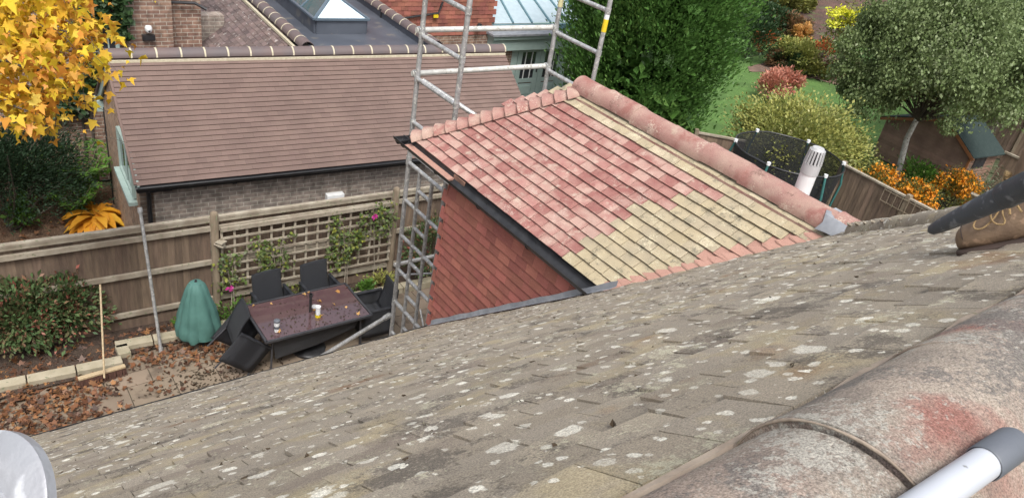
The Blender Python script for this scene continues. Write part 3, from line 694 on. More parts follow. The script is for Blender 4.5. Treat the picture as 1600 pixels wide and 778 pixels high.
for i in range(46):
    for j in range(3):
        p = ba+(bb-ba)*((i+.5)/46); o_ = (j-1)*.02; mb.bar((p.x, p.y+o_, .124), (p.x+random.uniform(-.01, .01), p.y+o_*1.7-.02, .004), .013, .013)
mb.build('bristles', M['bristle'], br)
cv = thing('covered_stand', G(310, 535), 'green fabric cover tied over a round stand between the pole and the table', 'cover')
M['green'] = mat('green_cover_fabric', (.075, .18, .155), (.05, .13, .11), scale=4, rough=.75, bump=.3, bscale=30)
c0 = G(311, 533); mb = MB(); n = 72; V = []; prof = [(.30, .19), (.315, .26), (.305, .36), (.28, .5), (.25, .65), (.21, .8), (.165, .95), (.125, 1.05), (.085, 1.10), (.02, 1.115)]
for i, (r_, z) in enumerate(prof):
    for j in range(n):
        a = 2*pi*j/n; f = 1-(i/len(prof)); q_ = abs(sin(a*5.5+1.1*sin(a*2+.4)+.6*sin(a*3)+i*.07)); rr = r_*(1+.15*(1-i/14)*(q_**.7-.6)+.035*sin(a*11+i*.9)*(.4+.6*sin(a*2+i))+.02*sin(a*2+i*.9)+.03*sin(i*2.2+a*3))
        V.append((c0[0]+rr*cos(a), c0[1]+rr*sin(a), z-(.02*sin(a*5) if i == 0 else 0)))
mb.add(V, [(i*n+j, i*n+(j+1) % n, (i+1)*n+(j+1) % n, (i+1)*n+j) for i in range(len(prof)-1) for j in range(n)]+[tuple((len(prof)-1)*n+j for j in range(n))])
mb.build('cover', M['green'], cv, True)
mb = MB(); mb.tube([(c0[0], c0[1], 1.10), (c0[0], c0[1], 1.14)], [.03, .012], 12); mb.build('knob', M['black'], cv, True)
mb = MB()
for a in (.5, 2.6, 4.7): mb.tube([(c0[0]+.1*cos(a), c0[1]+.1*sin(a), .4), (c0[0]+.24*cos(a), c0[1]+.24*sin(a), .0)], .012, 8)
mb.build('stand_legs', M['black'], cv, True)

# ================================================================== TABLE AND CHAIRS
def weavemat():
    m = mat('black_rattan', (.016, .017, .022), (.028, .03, .036), scale=40, rough=.5, spec=.5); N = m.node_tree.nodes; L = m.node_tree.links
    tc = N.new('ShaderNodeTexCoord'); c = N.new('ShaderNodeTexWave'); c.inputs['Scale'].default_value = 26; c.bands_direction = 'X'; c2 = N.new('ShaderNodeTexWave'); c2.bands_direction = 'Z'; c2.inputs['Scale'].default_value = 40
    L.new(tc.outputs['Object'], c.inputs[0]); L.new(tc.outputs['Object'], c2.inputs[0]); a = N.new('ShaderNodeMath'); a.operation = 'ADD'; L.new(c.outputs[1], a.inputs[0]); L.new(c2.outputs[1], a.inputs[1])
    b = N.new('ShaderNodeBump'); b.inputs['Strength'].default_value = .8; b.inputs['Distance'].default_value = .008; L.new(a.outputs[0], b.inputs['Height']); L.new(b.outputs[0], N['Principled BSDF'].inputs['Normal']); r = N.new('ShaderNodeValToRGB'); r.color_ramp.elements[0].color = (.008, .009, .012, 1); r.color_ramp.elements[1].color = (.05, .053, .062, 1); h = N.new('ShaderNodeMath'); h.operation = 'MULTIPLY'; h.inputs[1].default_value = .5; L.new(a.outputs[0], h.inputs[0]); L.new(h.outputs[0], r.inputs[0]); L.new(r.outputs[0], N['Principled BSDF'].inputs['Base Color']); return m
M['rattan'] = weavemat()
TX0, TX1, TY0, TY1, TZ = 3.23, 4.91, 8.545, 9.50, .73
tb_ = thing('patio_table', ((TX0+TX1)/2, (TY0+TY1)/2, 0), 'rectangular dark patio table with wet brown glass top and woven skirt', 'table')
M['ttop'] = mat('wet_brown_glass_top', (.095, .055, .058), (.075, .043, .048), scale=1.5, rough=.07, spec=.6, coat=.6)
mb = MB(); mb.box(((TX0+TX1)/2, (TY0+TY1)/2, TZ-.012), (TX1-TX0-.05, TY1-TY0-.05, .012)); mb.build('glass_top', M['ttop'], tb_, bevel=.003)
mb = MB()
for (a, b) in (((TX0, TY0), (TX1, TY0)), ((TX1, TY0), (TX1, TY1)), ((TX1, TY1), (TX0, TY1)), ((TX0, TY1), (TX0, TY0))):
    mb.bar((a[0], a[1], TZ-.02), (b[0], b[1], TZ-.02), .035, .035)
M['frame'] = mat('dark_metal_frame', (.05, .05, .055), (.035, .035, .04), rough=.4); mb.build('table_rim', M['frame'], tb_)
mb = MB()
for k, (sx, sy) in enumerate(((1, 0), (1, 1), (0, 0), (0, 1))):
    if k < 2: mb.add([(TX0+.12+.06*0, (TY0+.10, TY1-.10)[sy], TZ-.04), (TX1-.12, (TY0+.10, TY1-.10)[sy], TZ-.04), (TX1-.2, (TY0+.16, TY1-.16)[sy], .42), ((TX0+TX1)/2, (TY0+.18, TY1-.18)[sy], .26), (TX0+.2, (TY0+.16, TY1-.16)[sy], .22)], [(0, 1, 2, 3, 4)])
mb.build('woven_skirt', M['rattan'], tb_)
for sx in (0, 1):
    for sy in (0, 1):
        mb = MB(); x = (TX0+.14, TX1-.14)[sx]; y = (TY0+.12, TY1-.12)[sy]; mb.tube([(x, y, TZ-.03), (x+(-.04, .04)[sx], y+(-.03, .03)[sy], 0)], .016, 8); mb.build('leg', M['frame'], tb_, True)
# rain puddles and dirt on top
ps = thing('parasol_base', (4.08, 8.98, 0), 'round black parasol base with short dark pole rising through the table', 'parasol base')
mb = MB(); mb.lathe((4.08, 8.98, 0), [(0.0, .0), (.26, .0), (.26, .04), (.22, .07), (.05, .09), (.03, .12)], 28); mb.build('weighted_base', M['black'], ps, True)
mb = MB(); mb.tube([(4.08, 8.98, .08), (4.08, 8.98, 1.06)], .02, 12); mb.build('pole', M['black'], ps, True)
mb = MB(); mb.tube([(4.08, 8.98, 1.0), (4.08, 8.98, 1.06)], .027, 12); mb.tube([(4.08, 8.98, 1.03), (4.12, 8.98, 1.03)], .008, 6); mb.build('collar', M['black'], ps, True)
M['cupgrey'] = mat('grey_cup_plastic', (.12, .13, .15), (.1, .11, .13), rough=.4)
cup = thing('travel_cup', (3.45, 8.72, TZ), 'white travel cup with dark grey lid standing on the wet left end of the table', 'cup')
mb = MB(); mb.lathe((3.45, 8.72, TZ-.004), [(0, 0), (.035, 0), (.042, .15), (.042, .17)], 20); mb.build('body', M['white'], cup, True)
mb = MB(); mb.lathe((3.45, 8.72, TZ+.165), [(.045, 0), (.045, .028), (.036, .035), (0, .036)], 20); mb.build('lid', M['cupgrey'], cup, True)
mb = MB(); mb.lathe((3.45, 8.72, TZ+.05), [(.0385, 0), (.0405, .05)], 20); mb.build('band', M['cupgrey'], cup, True)
tub = thing('sealant_tube', (4.135, 8.82, TZ), 'white cylindrical tub with a yellow base beside the dark pole on the table', 'tub')
mb = MB(); mb.lathe((4.135, 8.82, TZ-.004), [(0, 0), (.044, 0), (.044, .045)], 20); mb.build('yellow_base', M['yellow'], tub, True)
mb = MB(); mb.lathe((4.135, 8.82, TZ+.04), [(.036, 0), (.036, .13), (.0, .131)], 20); mb.build('body', M['white'], tub, True)
mb = MB(); mb.lathe((4.135, 8.82, TZ+.165), [(.04, 0), (.04, .022), (0, .024)], 20); mb.build('lid', M['white'], tub, True)
rg_ = MB(); rg_.lathe((4.19, 9.06, TZ-.006), [(0, 0), (.05, 0), (.055, .02), (.048, .02), (.042, .006), (0, .006)], 20); top(rg_, 'ashtray', M['cowl'], 'small round grey dish beside the dark pole on the table', 'dish', True, loc=(4.19, 9.06, TZ))
# chairs: built at origin facing +Y (back at -Y side)
def chair():
    r = thing('rattan_chair', (0, 0, 0), 'x', 'chair', 'black rattan chairs round the patio table')
    def grid(f, nu, nv, name, th=.028):
        mb = MB(); V = [tuple(f(i/nu, j/nv)) for i in range(nu+1) for j in range(nv+1)]
        mb.add(V, [(i*(nv+1)+j, (i+1)*(nv+1)+j, (i+1)*(nv+1)+j+1, i*(nv+1)+j+1) for i in range(nu) for j in range(nv)])
        o = mb.build(name, M['rattan'], r, True); s_ = o.modifiers.new('thick', 'SOLIDIFY'); s_.thickness = th; s_.offset = 0; return o
    grid(lambda u, v: (-.24+.48*u, -.22-.10*v-.05*sin(v*2.5), .42+.52*v+.015*sin(u*pi)*v-.0), 8, 8, 'backrest')
    grid(lambda u, v: (-.24+.48*u, -.24+.48*v, .43-.015*sin(pi*v)), 6, 6, 'seat', .04)
    grid(lambda u, v: (-.24+.48*u, .235+.01*v, .41-.3*v*(1-.25*sin(u*pi))), 6, 4, 'front_apron', .02)
    for sx in (-1, 1):
        grid(lambda u, v, sx=sx: (sx*(.265+.015*sin(u*pi)), -.30+.56*u, (.62+.03*(1-u))*(1-v)+.14*v+.1*v*u*0), 6, 5, 'side_panel', .02)
        mb = MB(); mb.bar((sx*.27, -.30, .655), (sx*.275, .26, .63), .05, .03); mb.build('armrest', M['rattan'], r, bevel=.008)
        for sy in (-1, 1):
            mb = MB(); mb.tube([(sx*.25, sy*.23, .4), (sx*.265, sy*.26-.0, 0)], .013, 8); mb.build('leg', M['frame'], r, True)
    return r
ch0 = chair(); chs = [ch0]+[copy_tree(ch0) for _ in range(3)]
def place(o, x, y, z, rx, rz_, label): o.location = (x, y, z); o.rotation_euler = (rx, 0, rz_); o['label'] = label
place(chs[0], 3.79, 9.62, 0, 0, pi+.08, 'black rattan chair tucked in on the fence side nearest the green cover')
place(chs[1], 4.59, 9.62, 0, 0, pi+.1, 'black rattan chair tucked in on the fence side beside the flowering climber')
place(chs[2], 5.12, 8.98, 0, 0, pi/2-.1, 'black rattan armchair at the scaffold end of the table')
# tipped forward, back resting on the table edge
chs[3].rotation_mode = 'ZYX'
place(chs[3], 2.66, 9.16, .12, 0, -pi/2, 'black rattan chair tilted over against the left end of the table')
chs[3].rotation_mode = 'XYZ'; Rt = Matrix.Rotation(-pi/2-.12, 4, 'Z') @ Matrix.Rotation(rad(-38), 4, 'X'); chs[3].rotation_euler = Rt.to_euler(); chs[3].location = (2.80, 9.02, .13)

# ================================================================== NEIGHBOUR'S HOUSE
nb = thing('brick_house', (2.3, 12.9, 0), 'neighbouring brick house with brown tiled roof, grey flat roof and sage green doors', 'house')
BE0, BE1 = Vector(G(213, 288, 2.14)), Vector(G(642, 247, 2.14)); bd = (BE1-BE0).normalized(); BRZ = math.atan2(bd.y, bd.x)+rad(.35)
bu = Vector((cos(BRZ), sin(BRZ), 0)); bn = Vector((-sin(BRZ), cos(BRZ), 0))      # along the eaves, and away from us
R0 = Vector(G(165, 84, 3.52)); BW = 7.45
depth = (R0-BE0).dot(bn); rise = 3.50-2.14; bp = math.atan2(rise, depth); up_ = bn*cos(bp)+Vector((0, 0, sin(bp))); sl = depth/cos(bp)
skew = bu*((R0-BE0).dot(bu))     # gable verge as seen
nr = int(sl/.1)+1
mb = MB(); tiles(mb, BE0-up_*.04, bu, up_, int(BW/.165), nr, .165, sl/nr, None, jig=.6, ga=.0004, clamp=(0, BW), rise=.024)
# trim verge ends: the field's own staggered ends are covered by the verge strip
mb.build('tiled_roof', M['brown_tile'], nb)
mb = MB(); dn = -bn*cos(bp)+Vector((0, 0, sin(bp))); back = BE0+bn*depth*2
tiles(mb, back+bu*(BW)-dn*.0, -bu, Vector((-bn.x*cos(bp), -bn.y*cos(bp), sin(bp))), int(BW/.165), nr, .165, sl/nr, None, jig=.6, ga=.0004, clamp=(0, BW), rise=.024); mb.build('tiled_roof', M['brown_tile'], nb)
RZ = 2.14+rise
k = 0
rp = lambda t: BE0+bn*depth+bu*t+Vector((0, 0, rise))
def half_round(mb, a, b, r, K=14, th=.012):
    a, b = Vector(a), Vector(b); d = (b-a).normalized(); s_ = d.cross(Vector((0, 0, 1))).normalized(); u = s_.cross(d); V = []
    for e in (a, b):
        for lay in (0, th):
            for j in range(K+1): t = pi*j/K; V.append(tuple(e+s_*cos(t)*(r-lay)+u*(sin(t)*(r-lay)*.95)))
    W = 2*(K+1); Fc = []
    for j in range(K): Fc.append((j, j+1, W+j+1, W+j)); Fc.append((j, K+1+j, K+2+j, j+1)); Fc.append((W+j+1, W+K+2+j, W+K+1+j, W+j))
    mb.add(V, Fc)
def ridge_run(a, b, r=.125, ln=.375, parent=nb):
    a, b = Vector(a), Vector(b); n = round((b-a).length/ln); d = (b-a)/n; dd = d.normalized()
    for i in range(n):
        m_ = MB(); half_round(m_, a+d*i+dd*.008, a+d*(i+1)-dd*.008, r); m_.build('ridge_tile', M['ridge_slate'], parent, True)
        m_ = MB(); half_round(m_, a+d*(i+1)-dd*.013, a+d*(i+1)+dd*.013, r+.004); m_.build('ridge_joint', M['mortar'], parent, True)
ridge_run(rp(-.03)+Vector((0, 0, -.02)), rp(BW)+Vector((0, 0, -.02)))
mb = MB(); mb.bar(rp(0)-bn*.13+Vector((0, 0, -.075)), rp(BW)-bn*.13+Vector((0, 0, -.075)), .03, .05); mb.build('ridge_bedding', M['mortar'], nb)
# walls
M['brickF'] = brickmat('grey_brown_brick', 0, (.21, .175, .15), (.29, .235, .195), (.38, .35, .30))
M['brickG'] = brickmat('gable_brick', 1, (.24, .15, .10), (.34, .22, .14), (.36, .33, .27))
M['brickR'] = brickmat('warm_brick', 0, (.18, .105, .08), (.27, .17, .12), (.38, .34, .28))
wf = BE0+bn*.22+bu*.06; wf.z = 0
def wallbox(a, b, z0_, z1_, th, name, m, par=nb):
    mb = MB(); a, b = Vector(a), Vector(b); a.z = b.z = (z0_+z1_)/2; mb.bar(a, b, th, z1_-z0_); return mb.build(name, m, par)
wallbox(wf+bn*.1, wf+bn*.1+bu*(BW-.4), 0, 2.15, .2, 'front_wall', M['brickF'])
# gable wall (pentagon)
ga, gb_, gm = wf, wf+bn*(2*depth-.44), wf+bn*(depth-.22)
mb = MB(); mb.prism([(ga.x, ga.y, 0), (gb_.x, gb_.y, 0), (gb_.x, gb_.y, 2.2), (gm.x, gm.y, RZ-.06), (ga.x, ga.y, 2.2)], tuple(bu*.2)); mb.build('gable_wall', M['brickG'], nb)
# barge boards with a boxed end, sage green
for (p, q) in ((BE0, rp(0)), (back, rp(0))):
    p2 = Vector((p.x, p.y, 2.14)); mb = MB(); mb.bar(p2+bu*.02+Vector((0, 0, -.09)), q+bu*.02+Vector((0, 0, -.11)), .03, .17, up=(0, 0, 1)); mb.build('barge_board', M['sage'], nb)
    mb = MB(); mb.bar(p2-bu*.01+Vector((0, 0, -.012)), q-bu*.01+Vector((0, 0, -.012)), .05, .02, up=(0, 0, 1)); mb.build('verge', M['brown_tile'], nb)
mb = MB(); mb.box(tuple(back+bu*.1-bn*.12+Vector((0, 0, -.12))), (.3, .3, .2), BRZ); mb.build('soffit_box', M['sage'], nb)
# gable window
wc = wf+bn*.92-bu*.02
win = None
def window(c, u, wdt, h, name='window', bars=(1, 2), m=M['sage'], par=nb, thick=.06, sill=True, fr=.07):
    """c bottom centre, u along the wall; outward is u x z reversed"""
    c, u = Vector(c), Vector(u).normalized(); mb = MB(); z = Vector((0, 0, 1))
    for a, b in ((c-u*wdt/2, c-u*wdt/2+z*h), (c+u*wdt/2, c+u*wdt/2+z*h)): mb.bar(a, b, fr, thick, up=u.cross(z))
    for a, b in ((c-u*(wdt/2-fr/2), c+u*(wdt/2-fr/2)), (c-u*(wdt/2-fr/2)+z*h, c+u*(wdt/2-fr/2)+z*h)): mb.bar(a, b, thick, fr)
    o = mb.build(name, m, par)
    g = MB(); g.bar(c+z*.03+z*(h/2), c+z*.03+z*(h/2)+u*.001, .001, .001); g = MB(); g.prism([tuple(c-u*(wdt/2-.02)), tuple(c+u*(wdt/2-.02)), tuple(c+u*(wdt/2-.02)+z*h), tuple(c-u*(wdt/2-.02)+z*h)], tuple(u.cross(z)*.008)); g.build('pane', M['glassdark'], o)
    if bars:
        g = MB(); nx, nz = bars
        for i in range(1, nx+1): a = c-u*wdt/2+u*wdt*i/(nx+1); g.bar(a, a+z*h, .025, .03, up=u.cross(z))
        for i in range(1, nz+1): a = c-u*wdt/2+z*h*i/(nz+1); g.bar(a, a+u*wdt, .03, .025)
        g.build('glazing_bars', m, o)
    if sill: g = MB(); g.bar(c-u*(wdt/2+.1)-z*.06, c+u*(wdt/2+.1)-z*.06, .22, .06); g.build('sill', m, o)
    return o
window(wc+Vector((0, 0, 1.62)), bn, 1.15, .72, bars=(1, 0))
# eaves gutter, brackets, downpipes
mb = MB(); gutter(mb, BE0-bn*.05-bu*.02+Vector((0, 0, -.035)), BE0-bn*.05+bu*BW+Vector((0, 0, -.035)), .055); g_o = mb.build('gutter', M['black'], nb, True)
mb = MB(); mb.bar(BE0+bn*.02+Vector((0, 0, -.10)), BE0+bn*.02+bu*BW+Vector((0, 0, -.10)), .02, .12); mb.build('fascia', M['black'], nb)
dp = wf+bu*.12-bn*.05
mb = MB(); mb.tube([dp-bn*.15+Vector((0, 0, 2.05)), dp+Vector((0, 0, 1.9)), (dp.x, dp.y, 0)], .036, 12); mb.build('downpipe', M['black'], nb, True)
mb = MB(); mb.bar(dp+bu*.0-bn*.1+Vector((0, 0, 2.0)), dp+bu*.32-bn*.1+Vector((0, 0, 2.0)), .06, .1); mb.build('gutter_outlet', M['black'], g_o)
mb = MB(); mb.bar(dp+bu*1.25-bn*.02+Vector((0, 0, 1.98)), dp+bu*1.32-bn*.02+Vector((0, 0, 1.98)), .06, .14); mb.build('gutter_bracket', M['black'], g_o)
d2 = back+bu*.08-bn*.25; d2.z = 0
mb = MB(); mb.tube([d2+Vector((0, 0, 2.0-0)), (d2.x, d2.y, 0)], .04, 12); mb.build('downpipe', M['black'], nb, True)
# white vent box
vb = AY(521, 304, 11.2); mb = MB(); q = wf-bn*.05+bu*((Vector(vb)-wf).dot(bu)); mb.box((q.x, q.y, vb[2]-.03), (.32, .12, .17), BRZ); vo = mb.build('vent_box', M['white'], nb, bevel=.01)
# flat roof behind, ridge tiles around it
FLZ = 3.36
f0, f1 = (Vector(G(462, 70, FLZ))-rp(0)).dot(bu), (Vector(G(662, 70, FLZ))-rp(0)).dot(bu)
q0, q1 = rp(f0), rp(f1)
mb = MB(); V = [q0+bn*.12, q1+bn*.12, q1+bn*14, q0+bn*14]; mb.prism([(v.x, v.y, FLZ-.1) for v in V], (0, 0, .1)); mb.build('flat_roof', M['felt'], nb)
for q in (q0, q1): ridge_run(Vector((q.x, q.y, RZ-.0))+bn*.2, Vector((q.x, q.y, RZ))+bn*9.2)
for q, s_ in ((q0, 1), (q1, -1)): mb = MB(); mb.bar(Vector((q.x, q.y, RZ-.06))+bn*.1+bu*s_*.06, Vector((q.x, q.y, RZ-.06))+bn*9.2+bu*s_*.06, .06, .2); mb.build('kerb', M['felt'], nb)
mb = MB(); mb.bar(Vector((q0.x, q0.y, RZ-.08))+bn*.1-bu*.15, Vector((q0.x, q0.y, RZ-.08))+bn*9.2-bu*.15, .05, .05); mb.build('ridge_bedding', M['mortar'], nb)
# left slope (mossy, running down to the left)
lp = rad(36); Lw = 1.95; lup = bu*cos(lp)+Vector((0, 0, sin(lp))); lb = Vector((q0.x, q0.y, RZ-.02))-lup*Lw
mb = MB(); tiles(mb, lb+bn*9.6, -bn, lup, 52, int(Lw/.1), .165, .1, lambda p, r, c: (p-q0).dot(bn) > -.05+max(0, 0), jig=1.8, ga=.002); mb.build('mossy_roof', M['mossy_tile'], nb)
mb = MB(); mb.bar(lb+bn*.5-bu*.03, lb+bn*9.6-bu*.03, .03, .16); mb.build('barge_board', M['black'], nb)
wallbox(lb+bu*.25+bn*.3, lb+bu*.25+bn*9.6, 0, lb.z-.05, .2, 'side_wall', M['brickG'])
# right slope of the flat-roofed part
rup = -bu*cos(lp)+Vector((0, 0, sin(lp))); rb = Vector((q1.x, q1.y, RZ-.02))-rup*Lw
mb = MB(); tiles(mb, rb+bn*.2, bn, rup, 54, int(Lw/.1), .165, .1, None, jig=1.5); mb.build('mossy_roof', M['mossy_tile'], nb)
# roof lantern
la, lb_ = Vector(G(493, 53, FLZ)), Vector(G(569, 52, FLZ)); lw_ = (lb_-la).length; l0 = la; LL = 3.2
mb = MB()
for (a, b) in ((l0, l0+bu*lw_), (l0+bu*lw_, l0+bu*lw_+bn*LL), (l0+bu*lw_+bn*LL, l0+bn*LL), (l0+bn*LL, l0)): mb.bar(a+Vector((0, 0, .14)), b+Vector((0, 0, .14)), .08, .28)
lt_ = mb.build('lantern_upstand', M['felt'], nb)
z1 = FLZ+.30; A_ = [Vector((*(p.xy), z1)) for p in (l0-bu*.05-bn*.05, l0+bu*(lw_+.05)-bn*.05, l0+bu*(lw_+.05)+bn*(LL+.05), l0-bu*.05+bn*(LL+.05))]
ap0 = (A_[0]+A_[1])/2+bn*.55+Vector((0, 0, .38)); ap1 = (A_[2]+A_[3])/2-bn*.55+Vector((0, 0, .38))
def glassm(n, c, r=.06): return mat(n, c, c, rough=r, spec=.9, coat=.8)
M['skyglass'] = glassm('painted_sky_glass', (.50, .62, .70), .15); M['tealglass'] = glassm('teal_tinted_glass', (.035, .10, .11))  # pale blue panes have the sky's reflection painted into their base colour
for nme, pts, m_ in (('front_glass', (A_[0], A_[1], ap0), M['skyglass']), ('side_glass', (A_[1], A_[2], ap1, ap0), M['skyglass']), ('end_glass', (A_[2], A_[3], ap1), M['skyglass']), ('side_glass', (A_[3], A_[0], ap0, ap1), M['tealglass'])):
    mb = MB(); mb.prism([tuple(p) for p in pts], (0, 0, -.012)); mb.build(nme, m_, lt_)
M['lanternframe'] = mat('blue_grey_frame', (.10, .13, .16), (.08, .11, .14), rough=.35)
mb = MB()
for a, b in ((A_[0], A_[1]), (A_[1], A_[2]), (A_[2], A_[3]), (A_[3], A_[0]), (A_[0], ap0), (A_[1], ap0), (A_[2], ap1), (A_[3], ap1), (ap0, ap1)): mb.bar(a, b, .06, .04)
for t in (.25, .5, .75): mb.bar(A_[0]+(A_[3]-A_[0])*t, ap0+(ap1-ap0)*t, .035, .03); mb.bar(A_[1]+(A_[2]-A_[1])*t, ap0+(ap1-ap0)*t, .035, .03)
mb.build('lantern_frame', M['lanternframe'], lt_)
# small pipe on the flat roof
pv = Vector(G(596, 28, FLZ)); mb = MB(); mb.tube([pv, pv+Vector((0, 0, .16))], .04, 10); mb.tube([pv+Vector((0, 0, .15)), pv+Vector((0, 0, .19))], .055, 10); mb.build('vent_pipe', M['black'], nb, True)
# back-left brick wall with chimney breast, window, camera
WY = 15.7
def W_(px, py, y=WY): return Vector(AY(px, py, y))
wallbox((-7, WY+.15, 0), (4.6, WY+.15, 0), 0, 6.5, .3, 'rear_wall', M['brickR'])
c1, c2 = W_(195, 50), W_(264, 50)
mb = MB(); mb.box(((c1.x+c2.x)/2, WY-.14, 3.3), (c2.x-c1.x, .3, 6.6)); mb.build('chimney_breast', M['brickR'], nb)
w1, w2, w3 = W_(137, 40), W_(180, 40), W_(160, 82)
window((( w1.x+w2.x)/2, WY-.02, w3.z), (1, 0, 0), w2.x-w1.x, .62, bars=(2, 1), par=nb)
cm = W_(232, 46, WY-.38); mb = MB(); mb.lathe(tuple(cm), [(0, -.07), (.045, -.055), (.065, -.01), (.065, .03), (.05, .06), (0, .075)], 18); o = mb.build('security_camera', M['white'], nb, True)
mb = MB(); mb.lathe(tuple(cm+Vector((0, -.045, -.02))), [(0, -.03), (.03, 0), (0, .03)], 12); mb.build('lens', M['black'], o, True)
mb = MB(); mb.box((cm.x, WY-.33, cm.z-.17), (.22, .1, .1)); mb.build('floodlight', M['black'], nb)
wallbox((4.3, WY+.6, 0), (5.2, WY+.6, 0), 0, 3.2, .3, 'rear_wall', M['brickF'])
mb = MB(); pp = W_(235, 5, WY-.1); mb.tube([pp+Vector((0, 0, .03)), pp+Vector((.8, 0, 0)), pp+Vector((1.0, -.1, -.1))], .03, 8); mb.build('drain_pipe', M['black'], nb, True)
# right-hand part: tile hung wall over brick, cornice, zinc roof and doors
DY = 17.8
def D_(px, py, y=DY): return Vector(AY(px, py, y))
xl, xr = D_(560, 30).x, D_(762, 40).x
zb = D_(715, 55).z
wallbox((xl-3, DY+.15, 0), (xr+.35, DY+.15, 0), 0, zb, .3, 'brick_wall', M['brickR'])
mb = MB(); tiles(mb, (xl-3, DY-.01, zb), (1, 0, 0), (0, 0, 1), int((xr-xl+3)/.2), 26, .2, .115, None, jig=2); mb.build('hung_tiles', M['hung_far'], nb)
wallbox((xl-3, DY+.1, 0), (xr-.05, DY+.1, 0), zb, zb+3.5, .15, 'upper_wall', M['hung_far'])
mb = MB(); a = D_(690, 21, DY-.08); mb.tube([a+Vector((-1.6, 0, -.18)), a+Vector((-.1, 0, 0)), a+Vector((0, 0, .3))], .03, 8); mb.build('soil_pipe', M['black'], nb, True)
a = D_(681, 26, DY-.1); mb = MB(); mb.box(tuple(a), (.14, .04, .08)); mb.build('yellow_tag', M['yellow'], nb)
a = D_(749, 42, DY-.2); mb = MB(); mb.lathe(tuple(a), [(0, -.1), (.06, -.08), (.08, .02), (.06, .08), (0, .1)], 12); mb.build('wall_lantern', M['black'], nb, True)
# sage orangery projecting slightly
ox0, ox1 = D_(764, 48).x, D_(895, 48).x+1.2; zc0, zc1 = D_(780, 76).z, D_(780, 52).z
mb = MB(); mb.box(((ox0+ox1)/2, DY-.05, (zc0+zc1)/2), (ox1-ox0, .4, zc1-zc0)); mb.box(((ox0+ox1)/2, DY-.09, zc1-.06), (ox1-ox0+.06, .48, .1)); ff = mb.build('cornice', M['sage'], nb)
mb = MB(); mb.box(((ox0+ox1)/2, DY-.08, zc1+.035), (ox1-ox0+.2, .62, .06)); mb.build('lead_capping', M['lead'], nb)
M['zinc'] = mat('pale_zinc', (.50, .60, .64), (.44, .54, .58), rough=.3, metal=.2)
M['bluetrim'] = mat('blue_grey_trim', (.12, .22, .26), (.1, .19, .22), rough=.4)
mb = MB(); zz = zc1+.26
mb.add([(ox0+.15, DY+.05, zz), (ox1, DY+.05, zz), (ox1-.3, DY+2.6, zz+1.0), (ox0+.8, DY+2.6, zz+1.0)], [(0, 1, 2, 3)]); zr = mb.build('glass_roof', M['zinc'], nb)
mb = MB(); mb.box(((ox0+ox1)/2+.05, DY+.02, zz-.12), (ox1-ox0-.1, .1, .2)); mb.build('gutter_trim', M['bluetrim'], nb)
mb = MB()
for i in range(7): t = i/6; mb.bar((ox0+.15+(ox1-ox0-.15)*t, DY+.03, zz+.02), (ox0+.8+(ox1-ox0-1.1)*t, DY+2.6, zz+1.02), .045, .05)
mb.build('roof_bars', M['bluetrim'], zr)
# brick pier left of doors
dx0 = D_(806, 60).x-.35; dx1 = D_(880, 100).x
wallbox((ox0+.05, DY+.05, 0), (D_(800, 90).x-.1, DY+.05, 0), 0, zc0, .3, 'brick_pier', M['brickR'])
def panel_leaf(x0, x1, name='door'):
    z0_, z1_ = .06, zc0-.03; mb = MB(); y = DY-.04; f = .17; zm = .68
    mb.box((x0+f/2, y, (z0_+z1_)/2), (f, .05, z1_-z0_)); mb.box((x1-f/2, y, (z0_+z1_)/2), (f, .05, z1_-z0_))
    for z, h in ((z0_+.08, .16), (zm, .12), (z1_-.05, .1)): mb.box(((x0+x1)/2, y, z), (x1-x0-2*f, .05, h))
    mb.box(((x0+x1)/2, y+.01, .37), (x1-x0-2*f, .03, .38)); mb.box(((x0+x1)/2, y-.012, .37), (x1-x0-2*f-.1, .03, .26))
    o = mb.build(name, M['sage'], nb); g = MB(); g.box(((x0+x1)/2, y+.01, (zm+z1_)/2), (x1-x0-2*f, .01, z1_-zm-.1)); g.build('pane', M['glassdark'], o)
    g = MB(); g.box(((x0+x1)/2-.12, y-.0, (zm+z1_)/2), (.02, .04, z1_-zm-.1)); g.box(((x0+x1)/2+.12, y-.0, (zm+z1_)/2), (.02, .04, z1_-zm-.1)); g.build('glazing_bars', M['white'], o)
    g = MB(); g.box((x1-f/2, y-.04, 1.0), (.03, .05, .12)); g.build('handle', M['black'], o)
xa = D_(800, 110).x; lw2 = .9
mb = MB(); mb.box((xa-.1, DY-.02, zc0/2+.3), (.34, .1, zc0-.6)); mb.box((xa-.12, DY-.1, .55), (.42, .26, .06)); mb.build('side_panel', M['sage'], nb)
for i in range(4): panel_leaf(xa+.1+i*lw2, xa+.1+(i+1)*lw2-.015)
mb = MB(); mb.box((xa+1.6, DY-.12, .03), (3.4, .3, .06)); mb.build('door_step', M['sage'], nb)
mb = MB(); a = G(815, 170, 0); mb.box((a[0]+1, DY-1.2, -.01), (6, 2.1, .04)); struct(mb, 'terrace', M['slab'])
hose = MB(); a = Vector(D_(795, 142, DY-.25)); hose.tube([a+Vector((.12*cos(t), 0, .16*sin(t))) for t in np.linspace(0, 11, 40)], .014, 6); top(hose, 'coiled_hose', M['white'], 'white coiled hose hanging on the brick beside the sage green doors', 'hose', True)

